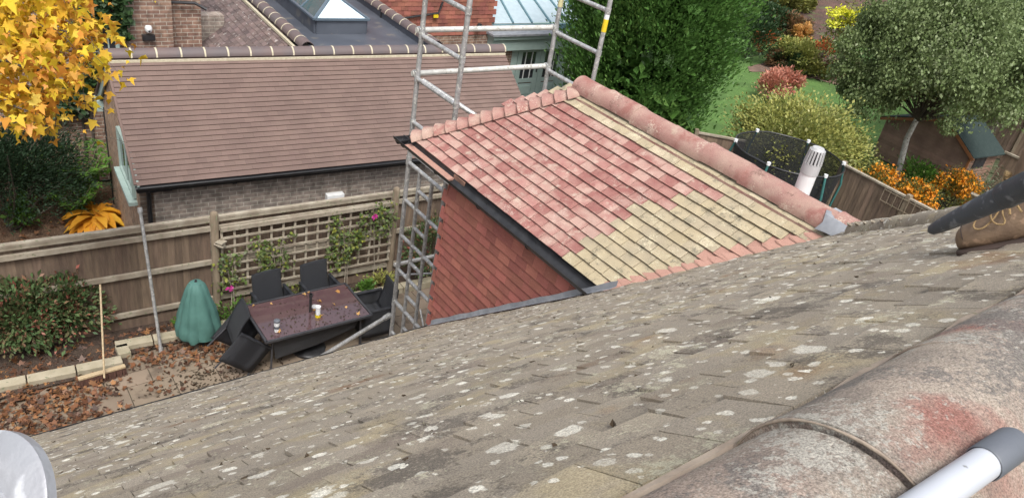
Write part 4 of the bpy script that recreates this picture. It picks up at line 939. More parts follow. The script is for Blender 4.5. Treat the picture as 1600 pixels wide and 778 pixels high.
# ================================================================== PLANTS
L_ = {}
L_['laurel'] = leafmat('glossy_green_leaf', [(.045, .10, .025), (.09, .19, .04), (.06, .14, .03), (.17, .29, .07)], rough=.38, patch=.9)
L_['birch'] = leafmat('birch_leaf', [(.10, .155, .05), (.19, .24, .10), (.13, .185, .06), (.30, .34, .19)], patch=.8)
L_['dark'] = leafmat('dark_green_leaf', [(.014, .035, .014), (.035, .07, .022), (.022, .05, .018)], patch=.8)
L_['yew'] = leafmat('yew_needle', [(.010, .026, .013), (.022, .048, .02), (.015, .036, .015)], rough=.6, patch=2)
L_['gold'] = leafmat('yellow_green_leaf', [(.24, .26, .06), (.44, .43, .13), (.17, .21, .05), (.55, .52, .24)], patch=1.2)
L_['maple'] = leafmat('autumn_maple_leaf', [(.75, .52, .03), (.76, .46, .04), (.70, .56, .04), (.66, .28, .05), (.74, .50, .05), (.60, .52, .05)], trans=.35, patch=.7)
L_['fallen'] = leafmat('fallen_brown_leaf', [(.15, .065, .035), (.24, .11, .05), (.09, .042, .027), (.34, .17, .07), (.17, .075, .038), (.06, .035, .026), (.12, .06, .035)], trans=.05)
L_['hosta'] = leafmat('orange_hosta_leaf', [(.62, .30, .02), (.55, .22, .02), (.66, .38, .04)], trans=.3)
L_['fern'] = leafmat('bright_fern_leaf', [(.07, .17, .025), (.13, .26, .04), (.05, .12, .02)], trans=.3)
L_['phot'] = leafmat('photinia_leaf', [(.06, .12, .045), (.14, .20, .08), (.09, .16, .06), (.12, .18, .07), (.18, .15, .08), (.38, .12, .09)], patch=0)
L_['pyr'] = leafmat('orange_berry', [(.62, .22, .01), (.70, .30, .02), (.55, .16, .01)], trans=.1)
L_['pink'] = leafmat('pink_flower', [(.55, .22, .16), (.62, .30, .22), (.45, .16, .10)], trans=.2)
L_['red'] = leafmat('russet_leaf', [(.45, .12, .04), (.52, .18, .06), (.30, .09, .04)])
L_['mag'] = leafmat('magenta_petal', [(.50, .03, .25), (.60, .06, .32)], trans=.2)
L_['climb'] = leafmat('climber_leaf', [(.06, .11, .03), (.13, .19, .04), (.09, .10, .05), (.28, .30, .04)])
L_['rust'] = leafmat('rust_heather', [(.16, .08, .04), (.22, .12, .06), (.12, .10, .04)])
L_['olive'] = leafmat('olive_heather', [(.13, .14, .03), (.18, .17, .04), (.09, .11, .03)])
L_['yellow'] = leafmat('lemon_yellow_leaf', [(.60, .62, .04), (.70, .66, .05), (.5, .55, .05)])
L_['sand'] = leafmat('sandy_orange_leaf', [(.62, .34, .10), (.70, .42, .16), (.45, .22, .06)])
def branches(name, base, tips, r0, parent, m=None, bend=.15, mid=.5):
    mb = MB(); base = Vector(base)
    for tp in tips:
        tp = Vector(tp); q = base.lerp(tp, mid)+Vector((random.uniform(-1, 1), random.uniform(-1, 1), random.uniform(0, 1)))*bend*(tp-base).length*.3
        mb.tube([base, q, tp], [r0, r0*.6, r0*.2], 6)
    return mb.build(name, m or M['bark'], parent, True)
def shrub(name, base, r, n, k, size, lm, label, cat='shrub', asp=.45, trunk=True, cr=.3, D=None, group=None, shell=.7, up=.3, zc=None, part='foliage', shape='rhomb', tr=.02):
    t = thing(name, base, label, cat, group); c = (base[0], base[1], base[2]+(zc if zc is not None else r[2]*.9))
    P, cc = clumps(c, r, k, n, cr=cr, shell=shell); P = P[P[:, 2] > base[2]+.02]
    leaves(part, P, size, L_[lm], t, asp=asp, up=up, D=(P-np.array(c))/np.linalg.norm(P-np.array(c), axis=1)[:, None]*.9+np.array([0, 0, .3]) if D is None else np.broadcast_to(np.array(D, float), P.shape), shape=shape)
    if trunk: branches('stems', (base[0], base[1], base[2]-.02), [tuple(x) for x in cc[:14]], tr, t)
    return t, P, cc
# big glossy evergreen behind the dormer
LBx = (15.05, 13.4, 0)
lt = thing('evergreen_tree', LBx, 'tall dense glossy green evergreen tree behind the pink dormer roof', 'tree')
u = rng.normal(size=(330, 3)); u /= np.linalg.norm(u, axis=1)[:, None]
cc = []
for q in u:
    th = rng.random()*2*pi; z = rng.random()**.8*7.2; rr = (1.95-.4*abs(z-2.6)/2.6*(z < 2.6)-.5*max(0, z-4.5)/2.7)*(.62+.42*rng.random()); cc.append((LBx[0]+cos(th)*rr, LBx[1]+sin(th)*rr, .35+z))
cc = np.array(cc); n = 90000; i = rng.integers(0, len(cc), n)
ax = cc[i]-np.array([LBx[0], LBx[1], 0]); ax[:, 2] = 0; ax /= np.linalg.norm(ax, axis=1)[:, None]; ax[:, 2] = 1.1
sp = rng.normal(size=(n, 3))*.22+ax*(rng.random(n)[:, None]-.4)*.75
P = cc[i]+sp
leaves('foliage', P, .10, L_['laurel'], lt, asp=.42, D=ax*.9, up=.1)
th = rng.random(9000)*2*pi; z = rng.random(9000)*7; rr = rng.random(9000)**.5*1.55*(1-.35*np.clip((z-4.5)/2.5, 0, 1)); leaves('inner_foliage', np.stack([LBx[0]+np.cos(th)*rr, LBx[1]+np.sin(th)*rr, .2+z], 1), .34, L_['laurel'], lt, asp=.6)
mb = MB(); mb.tube([LBx, (LBx[0], LBx[1], 3), (LBx[0]+.2, LBx[1], 6.4)], [.16, .12, .04], 10); mb.build('trunk', M['bark'], lt, True); branches('limbs', (LBx[0], LBx[1], 1.2), [tuple(x) for x in cc[:14]], .03, lt)
# birch
BB = G(1398, 292)
bt = thing('birch_tree', BB, 'birch tree with pale trunk and wide fine-leaved crown in front of the shed', 'tree')
bc = np.array([22.4, 9.2, 3.75])
P, cc = clumps(bc, (2.2, 2.2, 2.1), 300, 72000, cr=.15, shell=.55)
for (ox, oy, oz, rr_, n_) in ((-.6, 1.3, -.9, .9, 4500), (.8, -1.9, .1, .9, 5000), (-1.2, .9, -1.1, .8, 4000), (.2, -2.3, .5, .8, 4000), (0, 1.9, .3, .9, 4500), (-1.6, -1.2, .2, .7, 3500), (1.3, 1.3, -1.0, .7, 3000)):
    Q, c2 = clumps(bc+np.array([ox, oy, oz]), (rr_, rr_, rr_*.8), 26, n_, cr=.2, shell=.6); P = np.concatenate([P, Q]); cc = np.concatenate([cc, c2[:6]])
for _ in range(26):
    dd_ = rng.normal(size=3); dd_ /= np.linalg.norm(dd_); dd_[2] = dd_[2]*.9-.15; r1 = .28+.3*rng.random(); Q, c2 = clumps(bc+dd_*np.array([2.3, 2.3, 2.1])*(.95+.2*rng.random()), (r1, r1, r1*1.3), 10, 1300, cr=.35, shell=.5); P = np.concatenate([P, Q]); cc = np.concatenate([cc, c2[:2]])
P = P[P[:, 2] > np.where(P[:, 1] < 9.5, 2.62, 1.95)+.15*np.sin(P[:, 0]*5)+.12*np.sin(P[:, 1]*7)]; cc = cc[cc[:, 2] > 2.6]
hang = np.zeros_like(P); hang[:, 2] = -.8; leaves('foliage', P, .07, L_['birch'], bt, asp=.7, D=hang, up=.6)
mb = MB(); mb.tube([(BB[0], BB[1], -.02), (BB[0]-.15, BB[1]+.2, 1.5), (bc[0], bc[1], 3.2), (bc[0], bc[1], 5.0)], [.095, .08, .06, .02], 12); mb.build('trunk', M['birch'], bt, True); branches('limbs', (bc[0], bc[1], 2.1), [tuple(x) for x in cc[:60]], .035, bt)
# dark trees on the right
for (bx, by, r, label) in ((28.3, 9.4, (2.6, 2.3, 2.1), 'dark broad-leaved tree with thick grey trunk behind the shed at the right edge'), (36, 13.5, (3.6, 3.6, 3.4), 'dark green tree far back at the upper right corner')):
    t = thing('dark_tree', (bx, by, 0), label, 'tree'); c = (bx, by, 3.7); P, cc = clumps(c, r, 150, 16000, cr=.24, shell=.6)
    leaves('foliage', P, .15, L_['dark'], t, asp=.65, up=.4); mb = MB(); mb.tube([(bx, by, -.02), (bx+.1, by, 2), (bx, by, 5)], [.28, .22, .08], 12); mb.build('trunk', M['bark'], t, True); branches('limbs', (bx, by, 2), [tuple(x) for x in cc[:25]], .06, t)
# variegated shrub
vs_ = (20.3, 12.1, 0)
shrub('variegated_shrub', (18.6, 10.4, 0), (2.0, 1.6, 1.0), 38000, 190, .075, 'gold', 'yellow-green loose shrub spreading behind the black trampoline', cr=.26, asp=.6, tr=.03, zc=1.2)
shrub('twiggy_shrub', (19.9, 10.0, 0), (1.2, .9, .9), 12000, 90, .08, 'climb', 'thin twiggy half-bare shrub between trampoline and birch trunk', cr=.3, tr=.03)
# pyracantha
def pyra(base, r, label, n=900):
    t, P, cc = shrub('firethorn', base, r, 5200, 50, .055, 'olive', label, cr=.3, tr=.015)
    Q, _ = clumps((base[0], base[1], base[2]+r[2]*.98), (r[0]*1.02, r[1]*1.02, r[2]*1.05), 36, n*2, cr=.2, shell=.9); leaves('berries', Q, .055, L_['pyr'], t, asp=.9, fold=.4)
pyra(G(1345, 330, .0), (.85, .55, .62), 'orange berried bush below the fence, nearest the dormer ridge', 1500)
pyra(G(1410, 345, .0), (.75, .5, .55), 'orange berried bush in front of the fence end near the boot', 1300)
pyra(G(1480, 322, .0), (.75, .55, .5), 'orange berried bush beside the corner of the wooden shed', 1000)
shrub('leafy_shrub', G(1425, 300), (.6, .5, .5), 1800, 24, .09, 'fern', 'bright green low shrub at the foot of the shed', tr=.015)
# feathery plant beside shed
t = thing('feathery_plant', G(1520, 322), 'grey-green feathery stems rising in front of the shed side', 'plant'); bs = Vector(G(1520, 322)); PP = []; DD = []; mb = MB()
for k in range(14):
    a = k*2.4; tp = bs+Vector((.55*cos(a), .55*sin(a), .8+.5*random.random())); mb.tube([bs, bs.lerp(tp, .5)+Vector((0, 0, .15)), tp], [.008, .006, .003], 5)
    for j in range(26):
        f = .2+.8*j/26; p = bs.lerp(tp, f)+Vector((0, 0, .15*(1-abs(2*f-1)))); dl = (tp-bs).cross(Vector((0, 0, 1))).normalized()*(1 if j % 2 else -1); PP.append(tuple(p)); DD.append(tuple(dl))
mb.build('stems', M['post'], t); leaves('fronds', np.array(PP), .11, leafmat('grey_green_leaf', [(.10, .14, .08), (.15, .19, .11)]), t, asp=.25, D=np.array(DD))
# far garden
def far(name, px, py, r, n, k, size, lm, label, **kw): return shrub(name, G(px, py), r, n, k, size, lm, label, **kw)
far('rhododendron', 1237, 108, (1.0, 1.0, .6), 5000, 46, .13, 'gold', 'rounded yellow-green shrub in the middle of the garden bed', cr=.22)
far('rhododendron', 1229, 110, (.75, .8, .45), 2500, 26, .12, 'dark', 'dark green low shrub at the foot of the rounded yellow-green shrub', zc=.3, cr=.25)
far('spiky_plant', 1214, 106, (.45, .45, .35), 1200, 18, .18, 'rust', 'small dark red spiky plant at the left end of the garden bed', asp=.15, cr=.3)
far('heather', 1264, 119, (1.0, .8, .3), 4200, 40, .09, 'olive', 'olive green heather mound at the front of the garden bed', cr=.25)
far('heather', 1288, 118, (.95, .8, .33), 3600, 40, .09, 'rust', 'russet brown heather mound beside the olive green one', cr=.25)
far('azalea', 1284, 91, (.6, .5, .4), 1100, 16, .11, 'red', 'small red-orange bush behind the russet heather', cr=.3)
far('azalea', 1187, 84, (.6, .6, .55), 2200, 26, .11, 'red', 'red-orange upright bush at the edge of the tall evergreen', cr=.22)
far('hydrangea', 1216, 150, (.6, .7, .5), 2200, 22, .12, 'pink', 'pale pink hydrangea at the lower edge of the lawn', cr=.25, part='flower_heads')
far('hydrangea', 1196, 158, (.55, .55, .5), 1600, 16, .12, 'pink', 'dusky pink hydrangea tucked against the tall evergreen', cr=.25, part='flower_heads')
far('azalea', 1250, 66, (.7, .4, .4), 2600, 24, .15, 'sand', 'sandy orange bush below the brown leaf bank', cr=.2)
far('dark_shrub', 1226, 54, (1.5, 1.2, .5), 5000, 50, .14, 'rust', 'low purple-brown shrub left of the sandy orange bush', cr=.22)
far('dark_shrub', 1196, 46, (2.0, 1.4, .6), 7000, 60, .15, 'dark', 'dark green spreading shrub at the back of the upper lawn', cr=.2)
far('dark_shrub', 1190, 24, (3.2, 2.2, 1.1), 10000, 80, .18, 'olive', 'tall twiggy brown-green shrub behind the dark spreading one', cr=.2)
far('dark_shrub', 1226, 22, (1.6, 1.6, .7), 9000, 80, .17, 'olive', 'mottled green-brown shrub at the left end of the brown bank', cr=.2)
far('dark_shrub', 1165, 90, (1.2, 1.2, 1.0), 3000, 40, .13, 'dark', 'dark shrub on the lawn half hidden by the tall evergreen', cr=.25)
far('hedge_tree', 1268, -6, (3.0, 3.0, 1.0), 9000, 80, .2, 'dark', 'dark green tree left of centre above the brown leaf bank', cat='tree', cr=.2)
far('hedge_tree', 1318, -6, (3.2, 3.0, 1.3), 9000, 80, .2, 'dark', 'dark green tree directly above the brown leaf bank', cat='tree', cr=.2)
far('hedge_tree', 1362, -2, (3.8, 3.0, 2.6), 9000, 80, .2, 'birch', 'mid green tree above the birch crown in the distance', cat='tree', cr=.2)
for kx, px in enumerate((1130, 1205, 1420, 1490, 1570, 1640)):
    far('distant_tree', px, -22, (6, 4.5, 4.5), 9000, 80, .3, ('dark', 'birch', 'dark', 'birch', 'dark', 'dark')[kx], ('broad dark tree beyond the left end of the far garden', 'mid green tree beyond the twiggy shrub', 'dark tree beyond the birch crown', 'mid green tree beyond the shed', 'dark tree beyond the far right corner', 'outermost dark tree beyond the right edge')[kx], cat='tree', cr=.2)
# lemon-yellow small tree
yb_ = G(1315, 118); t = thing('yellow_tree', yb_, 'slender shrub with lemon-yellow leaf clusters at its top beside the birch', 'tree')
tips = [AY(x, y, yb_[1]-.1+random.uniform(-.3, .3)) for x, y in ((1304, 22), (1315, 17), (1323, 20), (1330, 26), (1308, 32), (1325, 35), (1343, 19), (1350, 22), (1303, 38))]
branches('stems', yb_, tips, .05, t); PP = np.concatenate([np.array(tp)+rng.normal(size=(110, 3))*np.array([.15, .15, .07]) for tp in tips]); leaves('yellow_leaves', PP, .12, L_['yellow'], t, asp=.6)
PP = np.concatenate([np.array(tp)*.7+np.array(yb_)*.3+rng.normal(size=(200, 3))*np.array([.35, .35, .6]) for tp in tips]); leaves('green_leaves', PP, .11, L_['olive'], t, asp=.6)
# ---- patio side plants
def bedplant(name, px, py, r, n, k, size, lm, label, **kw): b = G(px, py, .05); return shrub(name, b, r, n, k, size, lm, label, **kw)
for (px, py, r, n, lab) in ((35, 545, (.66, .36, .62), 8000, 'red tipped leafy shrub in front of the fence at the left edge'), (105, 528, (.56, .34, .60), 7000, 'red tipped leafy shrub between the left edge and the broom'), (155, 500, (.36, .25, .5), 2000, 'sparse red tipped shrub against the fence behind the broom')):
    bedplant('photinia_shrub', px, py, r, n, 90, .07, 'phot', lab, asp=.45, cr=.26, tr=.012, group=None)
bb_ = AY(645, 400, 9.95); shrub('photinia_shrub', (6.95, 10.02, .05), (.62, .32, .68), 3800, 60, .06, 'phot', 'dense red tipped evergreen shrub behind the scaffold tower', cr=.24, tr=.015)
shrub('photinia_shrub', (8.1, 10.0, .05), (.55, .3, .6), 2400, 44, .06, 'phot', 'dense green shrub by the fence further behind the scaffold tower', cr=.24, tr=.015)
for (x, y, r, lm, lab) in ((3.25, 10.12, (.36, .16, .16), 'fern', 'low bright green plant at the foot of the round fence post'), (4.25, 10.12, (.3, .15, .16), 'climb', 'grey-green low plant between the two fence side chairs'), (5.9, 10.08, (.26, .14, .12), 'gold', 'small yellow-green plant in the bed right of the climber'), (2.55, 10.14, (.14, .1, .13), 'fern', 'little green tuft behind the green cover'), (5.55, 9.98, (.2, .12, .1), 'fern', 'low green plant beside the stone edging near the armchair'), (7.2, 9.6, (.35, .2, .12), 'fern', 'green ground plant below the scaffold rungs')):
    shrub('bed_plant', (x, y, .05), r, 520, 16, .05, lm, lab, cat='plant', trunk=False, cr=.4)
# climbers
def climber(name, x, w_, z0_, z1_, n, lab, fl=None, stems=2):
    t0 = t_of(x); b = FP(t0, .19, .05); t = thing(name, b, lab, 'climber'); mb = MB()
    for k in range(stems): mb.tube([FP(t0+.06*k, .19, .05), FP(t0+.02+.03*k, .16, .45), FP(t0+(k-.5)*w_*.5, .145, z1_-.1)], [.008, .007, .004], 6)
    mb.build('stems', M['rail'], t)
    kk = 16; c = np.array([FP(t0+random.uniform(-w_, w_), .16, random.uniform(z0_, z1_)) for _ in range(kk)]); i = rng.integers(0, kk, n)
    P = c[i]+rng.normal(size=(n, 3))*np.array([.07, .025, .07]); leaves('leaves', P, .055, L_['climb'], t, asp=.6, Nn=np.array([0, -1, .4]))
    for (fx_, fz_) in fl or []:
        p = np.array(FP(t_of(fx_), .2, fz_)); D_s = np.array([(cos(a), -.3, sin(a)) for a in np.linspace(0, 2*pi, 8)[:-1]]); leaves('flower', np.repeat(p[None], 7, 0), .075, L_['mag'], t, asp=.6, D=D_s*3, Nn=np.array([0, -1, .3]), jit=.05)
climber('clematis', 3.3, .16, .55, 1.15, 240, 'clematis with one magenta flower beside the round fence post', [(3.28, .58)])
climber('climbing_plant', 4.05, .3, .75, 1.35, 300, 'thin climber with yellowing leaves at the middle of the trellis')
climber('climbing_plant', 5.25, .26, .6, 1.5, 620, 'bushy climber on two bare stems right of the middle of the trellis')
climber('clematis', 5.8, .3, 1.0, 1.75, 330, 'clematis with one magenta flower at the right end of the trellis', [(5.72, 1.5)], 1)
# ---- yard behind the fence, left
shrub('yew_bush', (.75, 14.2, 0), (1.35, 1.0, .95), 26000, 110, .06, 'yew', 'large clipped dark yew bush in the yard behind the fence', cr=.25, asp=.3, tr=.03, zc=.95)
shrub('yew_bush', (-1.5, 14.0, 0), (1.2, .9, .95), 8000, 60, .06, 'yew', 'dark yew bush at the far left edge of the yard', cr=.28, asp=.3, tr=.03)
for (x, y, s_, lab) in ((2.02, 14.7, 1.15, 'bright green fern with tall fronds beside the black downpipe'), (1.75, 14.1, .8, 'lower spreading fern in front of the tall one'), (1.15, 15.2, .9, 'fern behind the yew bush below the brick wall')):
    b = Vector((x, y, 0)); t = thing('fern', tuple(b), lab, 'fern'); PP = []; DD = []; mb = MB()
    for k in range(20):
        a = k*2.4; ln = s_*(.7+.4*random.random()); e_ = Vector((cos(a)*ln*.55, sin(a)*ln*.55, 0)); pts = [b+e_*f+Vector((0, 0, ln*1.15*(1-(1-f)**2)*(1-.25*f))) for f in (0, .3, .6, .85, 1)]
        mb.tube(pts, [.008, .006, .005, .003, .002], 4)
        for j in range(44):
            f = .12+.88*j/44; q = f*4; i0 = min(3, int(q)); p = pts[i0].lerp(pts[i0+1], q-i0)
            f_ = (0, .3, .6, .85, 1); i1 = max(i for i in range(4) if f >= f_[i]) if f < 1 else 3; p = pts[i1].lerp(pts[i1+1], (f-f_[i1])/(f_[i1+1]-f_[i1]))
            sdv = Vector((-sin(a), cos(a), .1))*(1 if j % 2 else -1)+Vector((cos(a)*.25, sin(a)*.25, 0)); PP.append(tuple(p)); DD.append(tuple(sdv*2.5*(1)))
    mb.build('stems', M['post'], t); leaves('fronds', np.array(PP), .14*s_, L_['fern'], t, asp=.22, D=np.array(DD), jit=.2)
hb = Vector(G(152, 352)); t = thing('hosta', tuple(hb), 'orange-yellow autumn hosta with broad drooping leaves behind the fence', 'plant'); VV = MB()
for k in range(70):
    a = k*2.399; ln = .28+.35*random.random(); el = .2+.65*random.random(); d = Vector((cos(a), sin(a), 0)); sdv = Vector((-sin(a), cos(a), 0)); w_ = .065+.03*random.random(); base = hb+d*.1*random.random()+Vector((0, 0, .05+.22*random.random()))
    P0 = [base+d*(ln*f)+Vector((0, 0, ln*el*f-ln*(.75)*f*f)) for f in (0, .25, .5, .75, 1)]; W_s = [.1, .8, 1, .7, .02]
    V = []
    for p, q in zip(P0, W_s): V += [tuple(p-sdv*w_*q+Vector((0, 0, .02*q))), tuple(p), tuple(p+sdv*w_*q+Vector((0, 0, .02*q)))]
    VV.add(V, [(3*i+j, 3*i+j+1, 3*i+j+4, 3*i+j+3) for i in range(4) for j in range(2)])
VV.build('leaves', L_['hosta'], t, True)
shrub('seedling', G(36, 358), (.18, .18, .3), 420, 12, .09, 'fern', 'small bright green plant in the mulch behind the fence', cat='plant', trunk=False, cr=.45)
# ivy on the rear wall
iv = thing('ivy', tuple(W_(165, 60, WY-.03).xy)+(0,), 'dark ivy climbing the brick wall around the sage green window', 'ivy')
pts = []
for (x0, y0, x1, y1, n_) in ((120, -25, 200, 42, 2600), (185, -25, 200, 60, 500), (118, 30, 138, 130, 900), (138, 85, 160, 130, 500), (60, 130, 130, 175, 700)):
    for _ in range(n_):
        px, py = random.uniform(x0, x1), random.uniform(y0, y1); off = .05+.12*random.random()
        if 134 < px < 183 and 36 < py < 90: continue
        if sin(px*.21)+sin(py*.17+px*.05) < -1.1: continue
        q = W_(px, py, WY-.04-(.3 if px > 196 else 0)); pts.append((q.x, q.y-off, q.z))
leaves('leaves', np.array(pts), .10, L_['dark'], iv, asp=.85, Nn=np.array([0, -1, .5])); mb = MB()
for x in (118, 132, 190): a = W_(x, 120, WY-.03); mb.tube([(a.x, a.y, 0), (a.x+.05, a.y, 2), (a.x, a.y, 4.5)], [.03, .025, .01], 6)
mb.build('stems', M['bark'], iv)
# ---- the autumn maple overhead on the left
mt = thing('maple_tree', (-2.4, 10.9, 0), 'autumn maple with golden yellow and orange leaves reaching in at the top left', 'tree')
mb = MB(); mb.tube([(-2.4, 10.9, -.05), (-2.3, 10.7, 2.5), (-2.1, 10.2, 4.6), (-1.9, 9.9, 6.4)], [.2, .17, .13, .06], 12); mb.build('trunk', M['bark'], mt, True)
def RP(px, py, d): r = ray(px, py); r = r/np.linalg.norm(r); return np.array([0, 0, H])+r*d
brs = [((0, 30), (60, 40), (150, 60)), ((-40, 20), (50, 10), (130, 10)), ((-20, 90), (60, 110), (145, 105)), ((-30, 120), (50, 140), (110, 160)), ((-30, 60), (50, 75), (120, 82)), ((-30, 150), (20, 165), (60, 180)), ((-40, -10), (30, -15), (100, -20)), ((0, 165), (60, 190), (95, 200)), ((60, 110), (120, 90), (160, 80))]
PP = []; mb = MB()
for k, b in enumerate(brs):
    d0 = 9.4+.5*sin(k*2.1); pts = [RP(*b[0], d0+.2), RP(*b[1], d0), RP(*b[2], d0-.15)]
    mb.tube([(-2.1, 10.1, 4.9+.1*k), tuple(pts[0]), tuple(pts[1]), tuple(pts[2])], [.04, .018, .011, .004], 6)
    dens = (260, 260, 250, 240, 240, 80, 220, 40, 6)[k]
    for _ in range(dens):
        f = random.random(); p = pts[0]*(1-f)+pts[1]*f if random.random() < .5 else pts[1]*(1-f)+pts[2]*f
        sp_ = .20 if k not in (5, 7, 8) else (.10 if k != 8 else .05)
        PP.append(p+rng.normal(size=3)*sp_)
for k, b in enumerate(brs):
    for f in (.25, .45, .6, .75, .9):
        p = RP(*b[1], 9.3)*(1-f)+RP(*b[2], 9.3)*f; q = p+rng.normal(size=3)*np.array([.28, .28, .12])+np.array([.1, 0, -.16]); mb.tube([tuple(p), tuple((p+q)/2+np.array([0, 0, .03])), tuple(q)], [.005, .004, .002], 4)
mb.build('branches', M['bark'], mt, True)
PP = np.array(PP)
PP = PP[[not (ray(0, 0) is None) for _ in PP]]
leaves('leaves', PP, .115, L_['maple'], mt, shape='maple', up=.5, D=np.tile(np.array([.3, -.2, -.7]), (len(PP), 1)), fold=.38, jit=.45)
# ---- fallen leaves (nobody could count them)
def litter(name, pts, size, lm, label, z=.01):
    P = np.array([(x, y, z+random.random()*.03) for x, y in pts]); off = P[0].copy(); WL['_o'] = Vector(off)
    class Q: name = '_o'
    n = len(P); P = P-off; o = leaves(name, P, size, L_[lm], None, shape='maple', up=3, fold=.25); o.location = off; WL[o.name] = Vector(off)
    return tag(o, label, 'fallen leaves', kind='stuff')
pts = []
for _ in range(5200):
    x, y = random.uniform(-1.5, 2.6), random.uniform(8.2, 10.4)
    q = 1.0 if y > 9.75 else max(0, 1-(max(0, x-.9))/.7)*(1 if y > 9.0-.3*sin(x*3) else .5)
    if x > 1.5 and y < 9.9: q = .55*max(0, 1-abs(x-1.95)/.75)*(1 if y > 9.45 else .12)
    if random.random() < q: pts.append((x, y))
litter('leaf_litter', pts, .085, 'fallen', 'drift of brown maple leaves over the bed and patio on the left')
pts = [(random.gauss(2.75, .35), random.gauss(9.55, .22)) for _ in range(260)]+[(random.uniform(2.6, 6), random.uniform(9.95, 10.3)) for _ in range(260)]+[(random.uniform(.9, 3.2), random.uniform(8.6, 9.5)) for _ in range(24)]
litter('leaf_litter', pts, .08, 'fallen', 'scattered brown leaves around the green cover and along the bed')
pts = [(random.uniform(-1.5, 2.3), random.uniform(11, 15.3)) for _ in range(700)]
litter('leaf_litter', pts, .10, 'fallen', 'brown leaves lying on the mulch of the yard behind the fence')
P = [(x, y) for x, y in [(random.uniform(3.3, 4.9), random.uniform(8.6, 9.45)) for _ in range(14)]]
litter('leaf_litter', P, .07, 'sand', 'a few pale leaves stuck to the wet table top', z=TZ-.003)
def crumbs(name, pts, lab, m, s=(.006, .016)):
    mb = MB()
    for (x, y, z) in pts:
        r_ = random.uniform(*s); V = [(x+random.uniform(-1, 1)*r_*1.6, y+random.uniform(-1, 1)*r_*1.6, z+random.uniform(0, 1)*r_) for _ in range(5)]; mb.add(V+[(x, y, z-.003)], [(0, 1, 2), (0, 2, 3), (1, 3, 4), (2, 4, 0), (0, 1, 5), (3, 4, 5)])
    o = top(mb, name, m, lab, 'debris'); o['kind'] = 'stuff'; return o
M['moss'] = mat('dark_moss', (.035, .028, .018), (.07, .045, .025), scale=30, rough=1)
pts = []
for _ in range(900):
    x, y = random.uniform(-3, 6), random.uniform(.45, 5.75)
    if hip_ok(x-.1, y) and not (x > XC-.05 and z_dormer(x) > rz(y)): pts.append((x, y, rz(y)+.016))
crumbs('moss_debris', pts, 'small dark crumbs of moss lying over the grey roof tiles', M['moss'], (.003, .008))
pts = [(random.uniform(3.3, 4.9), random.uniform(8.58, 9.0), TZ) for _ in range(150)]+[(random.uniform(3.3, 4.4), random.uniform(8.8, 9.4), TZ) for _ in range(50)]
crumbs('moss_debris', pts, 'dark moss crumbs scattered on the wet patio table', M['moss'], (.006, .014))
pts = [(random.gauss(2.6, .5), random.gauss(8.85, .25), .004) for _ in range(500)]
crumbs('moss_debris', pts, 'dark moss crumbs fallen on the patio beside the tilted chair', M['moss'], (.008, .02))

# ================================================================== SHED, RIGHT FENCE, TRAMPOLINE
s0, s1 = Vector((24.5, 11.0, 0)), Vector((24.2, 8.1, 0)); APF = .64; su = (s1-s0).normalized(); sn = Vector((-su.y, su.x, 0)); SW = (s1-s0).length
if sn.dot(Vector((1, 0, 0))) < 0: sn = -sn
shed = thing('garden_shed', tuple(s1), 'brown timber garden shed with green felt roof behind the birch trunk', 'shed')
M['ship'] = mat('brown_shiplap', (.27, .175, .125), (.19, .12, .085), scale=3, rough=.85, bump=.3, isl=.15, c3=(.22, .13, .09), c3t=.6)
M['orangewood'] = mat('orange_stained_timber', (.30, .12, .045), (.22, .09, .035), scale=5, rough=.7)
M['rooffelt'] = mat('green_roof_felt', (.035, .05, .047), (.028, .042, .04), scale=8, rough=1, spec=.2, c3=(.06, .075, .07), c3t=.62)
hE, hA, SD = 1.32, 1.98, 1.55
mb = MB(); nB = 16
for k in range(nB):
    z0_, z1_ = hA*k/nB, hA*(k+1)/nB; zz = (z0_+z1_)/2; f0_ = 0 if zz < hE else (zz-hE)/(hA-hE)
    a, b = s0+su*SW*f0_*APF, s0+su*SW*(1-f0_*(1-APF)); a.z = b.z = zz; mb.bar(a, b, .022, (z1_-z0_)*1.05, up=(sn.x*.18, sn.y*.18, 1))
mb.build('gable_boards', M['ship'], shed)
mb = MB()
for k in range(12):
    zz = hE*(k+.5)/12; a, b = s1+sn*.012, s1+sn*SD; a.z = b.z = zz; mb.bar(a, b, .022, hE/12*1.05, up=(su.x*.18, su.y*.18, 1))
mb.build('side_boards', M['ship'], shed)
mb = MB(); a = s0.copy(); mb.prism([tuple(s0+sn*.03), tuple(s1+sn*.03-su*.02), tuple(s1+sn*.03-su*.02+Vector((0, 0, hE))), tuple(s0.lerp(s1, APF)+sn*.03+Vector((0, 0, hA))), tuple(s0+sn*.03+Vector((0, 0, hE)))], tuple(sn*(SD-.03))); mb.build('body', M['ship'], shed)
for sgn, e_ in ((0, s0), (1, s1)):
    mid = s0.lerp(s1, APF); o_ = (e_-mid).normalized()*.16
    p = [mid-sn*.12+Vector((0, 0, hA+.03)), e_+o_-sn*.12+Vector((0, 0, hE-.07)), e_+o_+sn*(SD+.12)+Vector((0, 0, hE-.07)), mid+sn*(SD+.12)+Vector((0, 0, hA+.03))]
    mb = MB(); mb.prism([tuple(q) for q in p], (0, 0, .03)); mb.build('felt_roof', M['rooffelt'], shed)
    mb = MB(); mb.bar(p[0]+Vector((0, 0, -.05)), p[1]+Vector((0, 0, -.05)), .02, .09); mb.build('barge_board', M['orangewood'], shed)
mb = MB(); c = s1+su*.02; mb.bar(c+Vector((0, 0, 0)), c+Vector((0, 0, hE)), .06, .06); mb.build('corner_trim', M['orangewood'], shed)
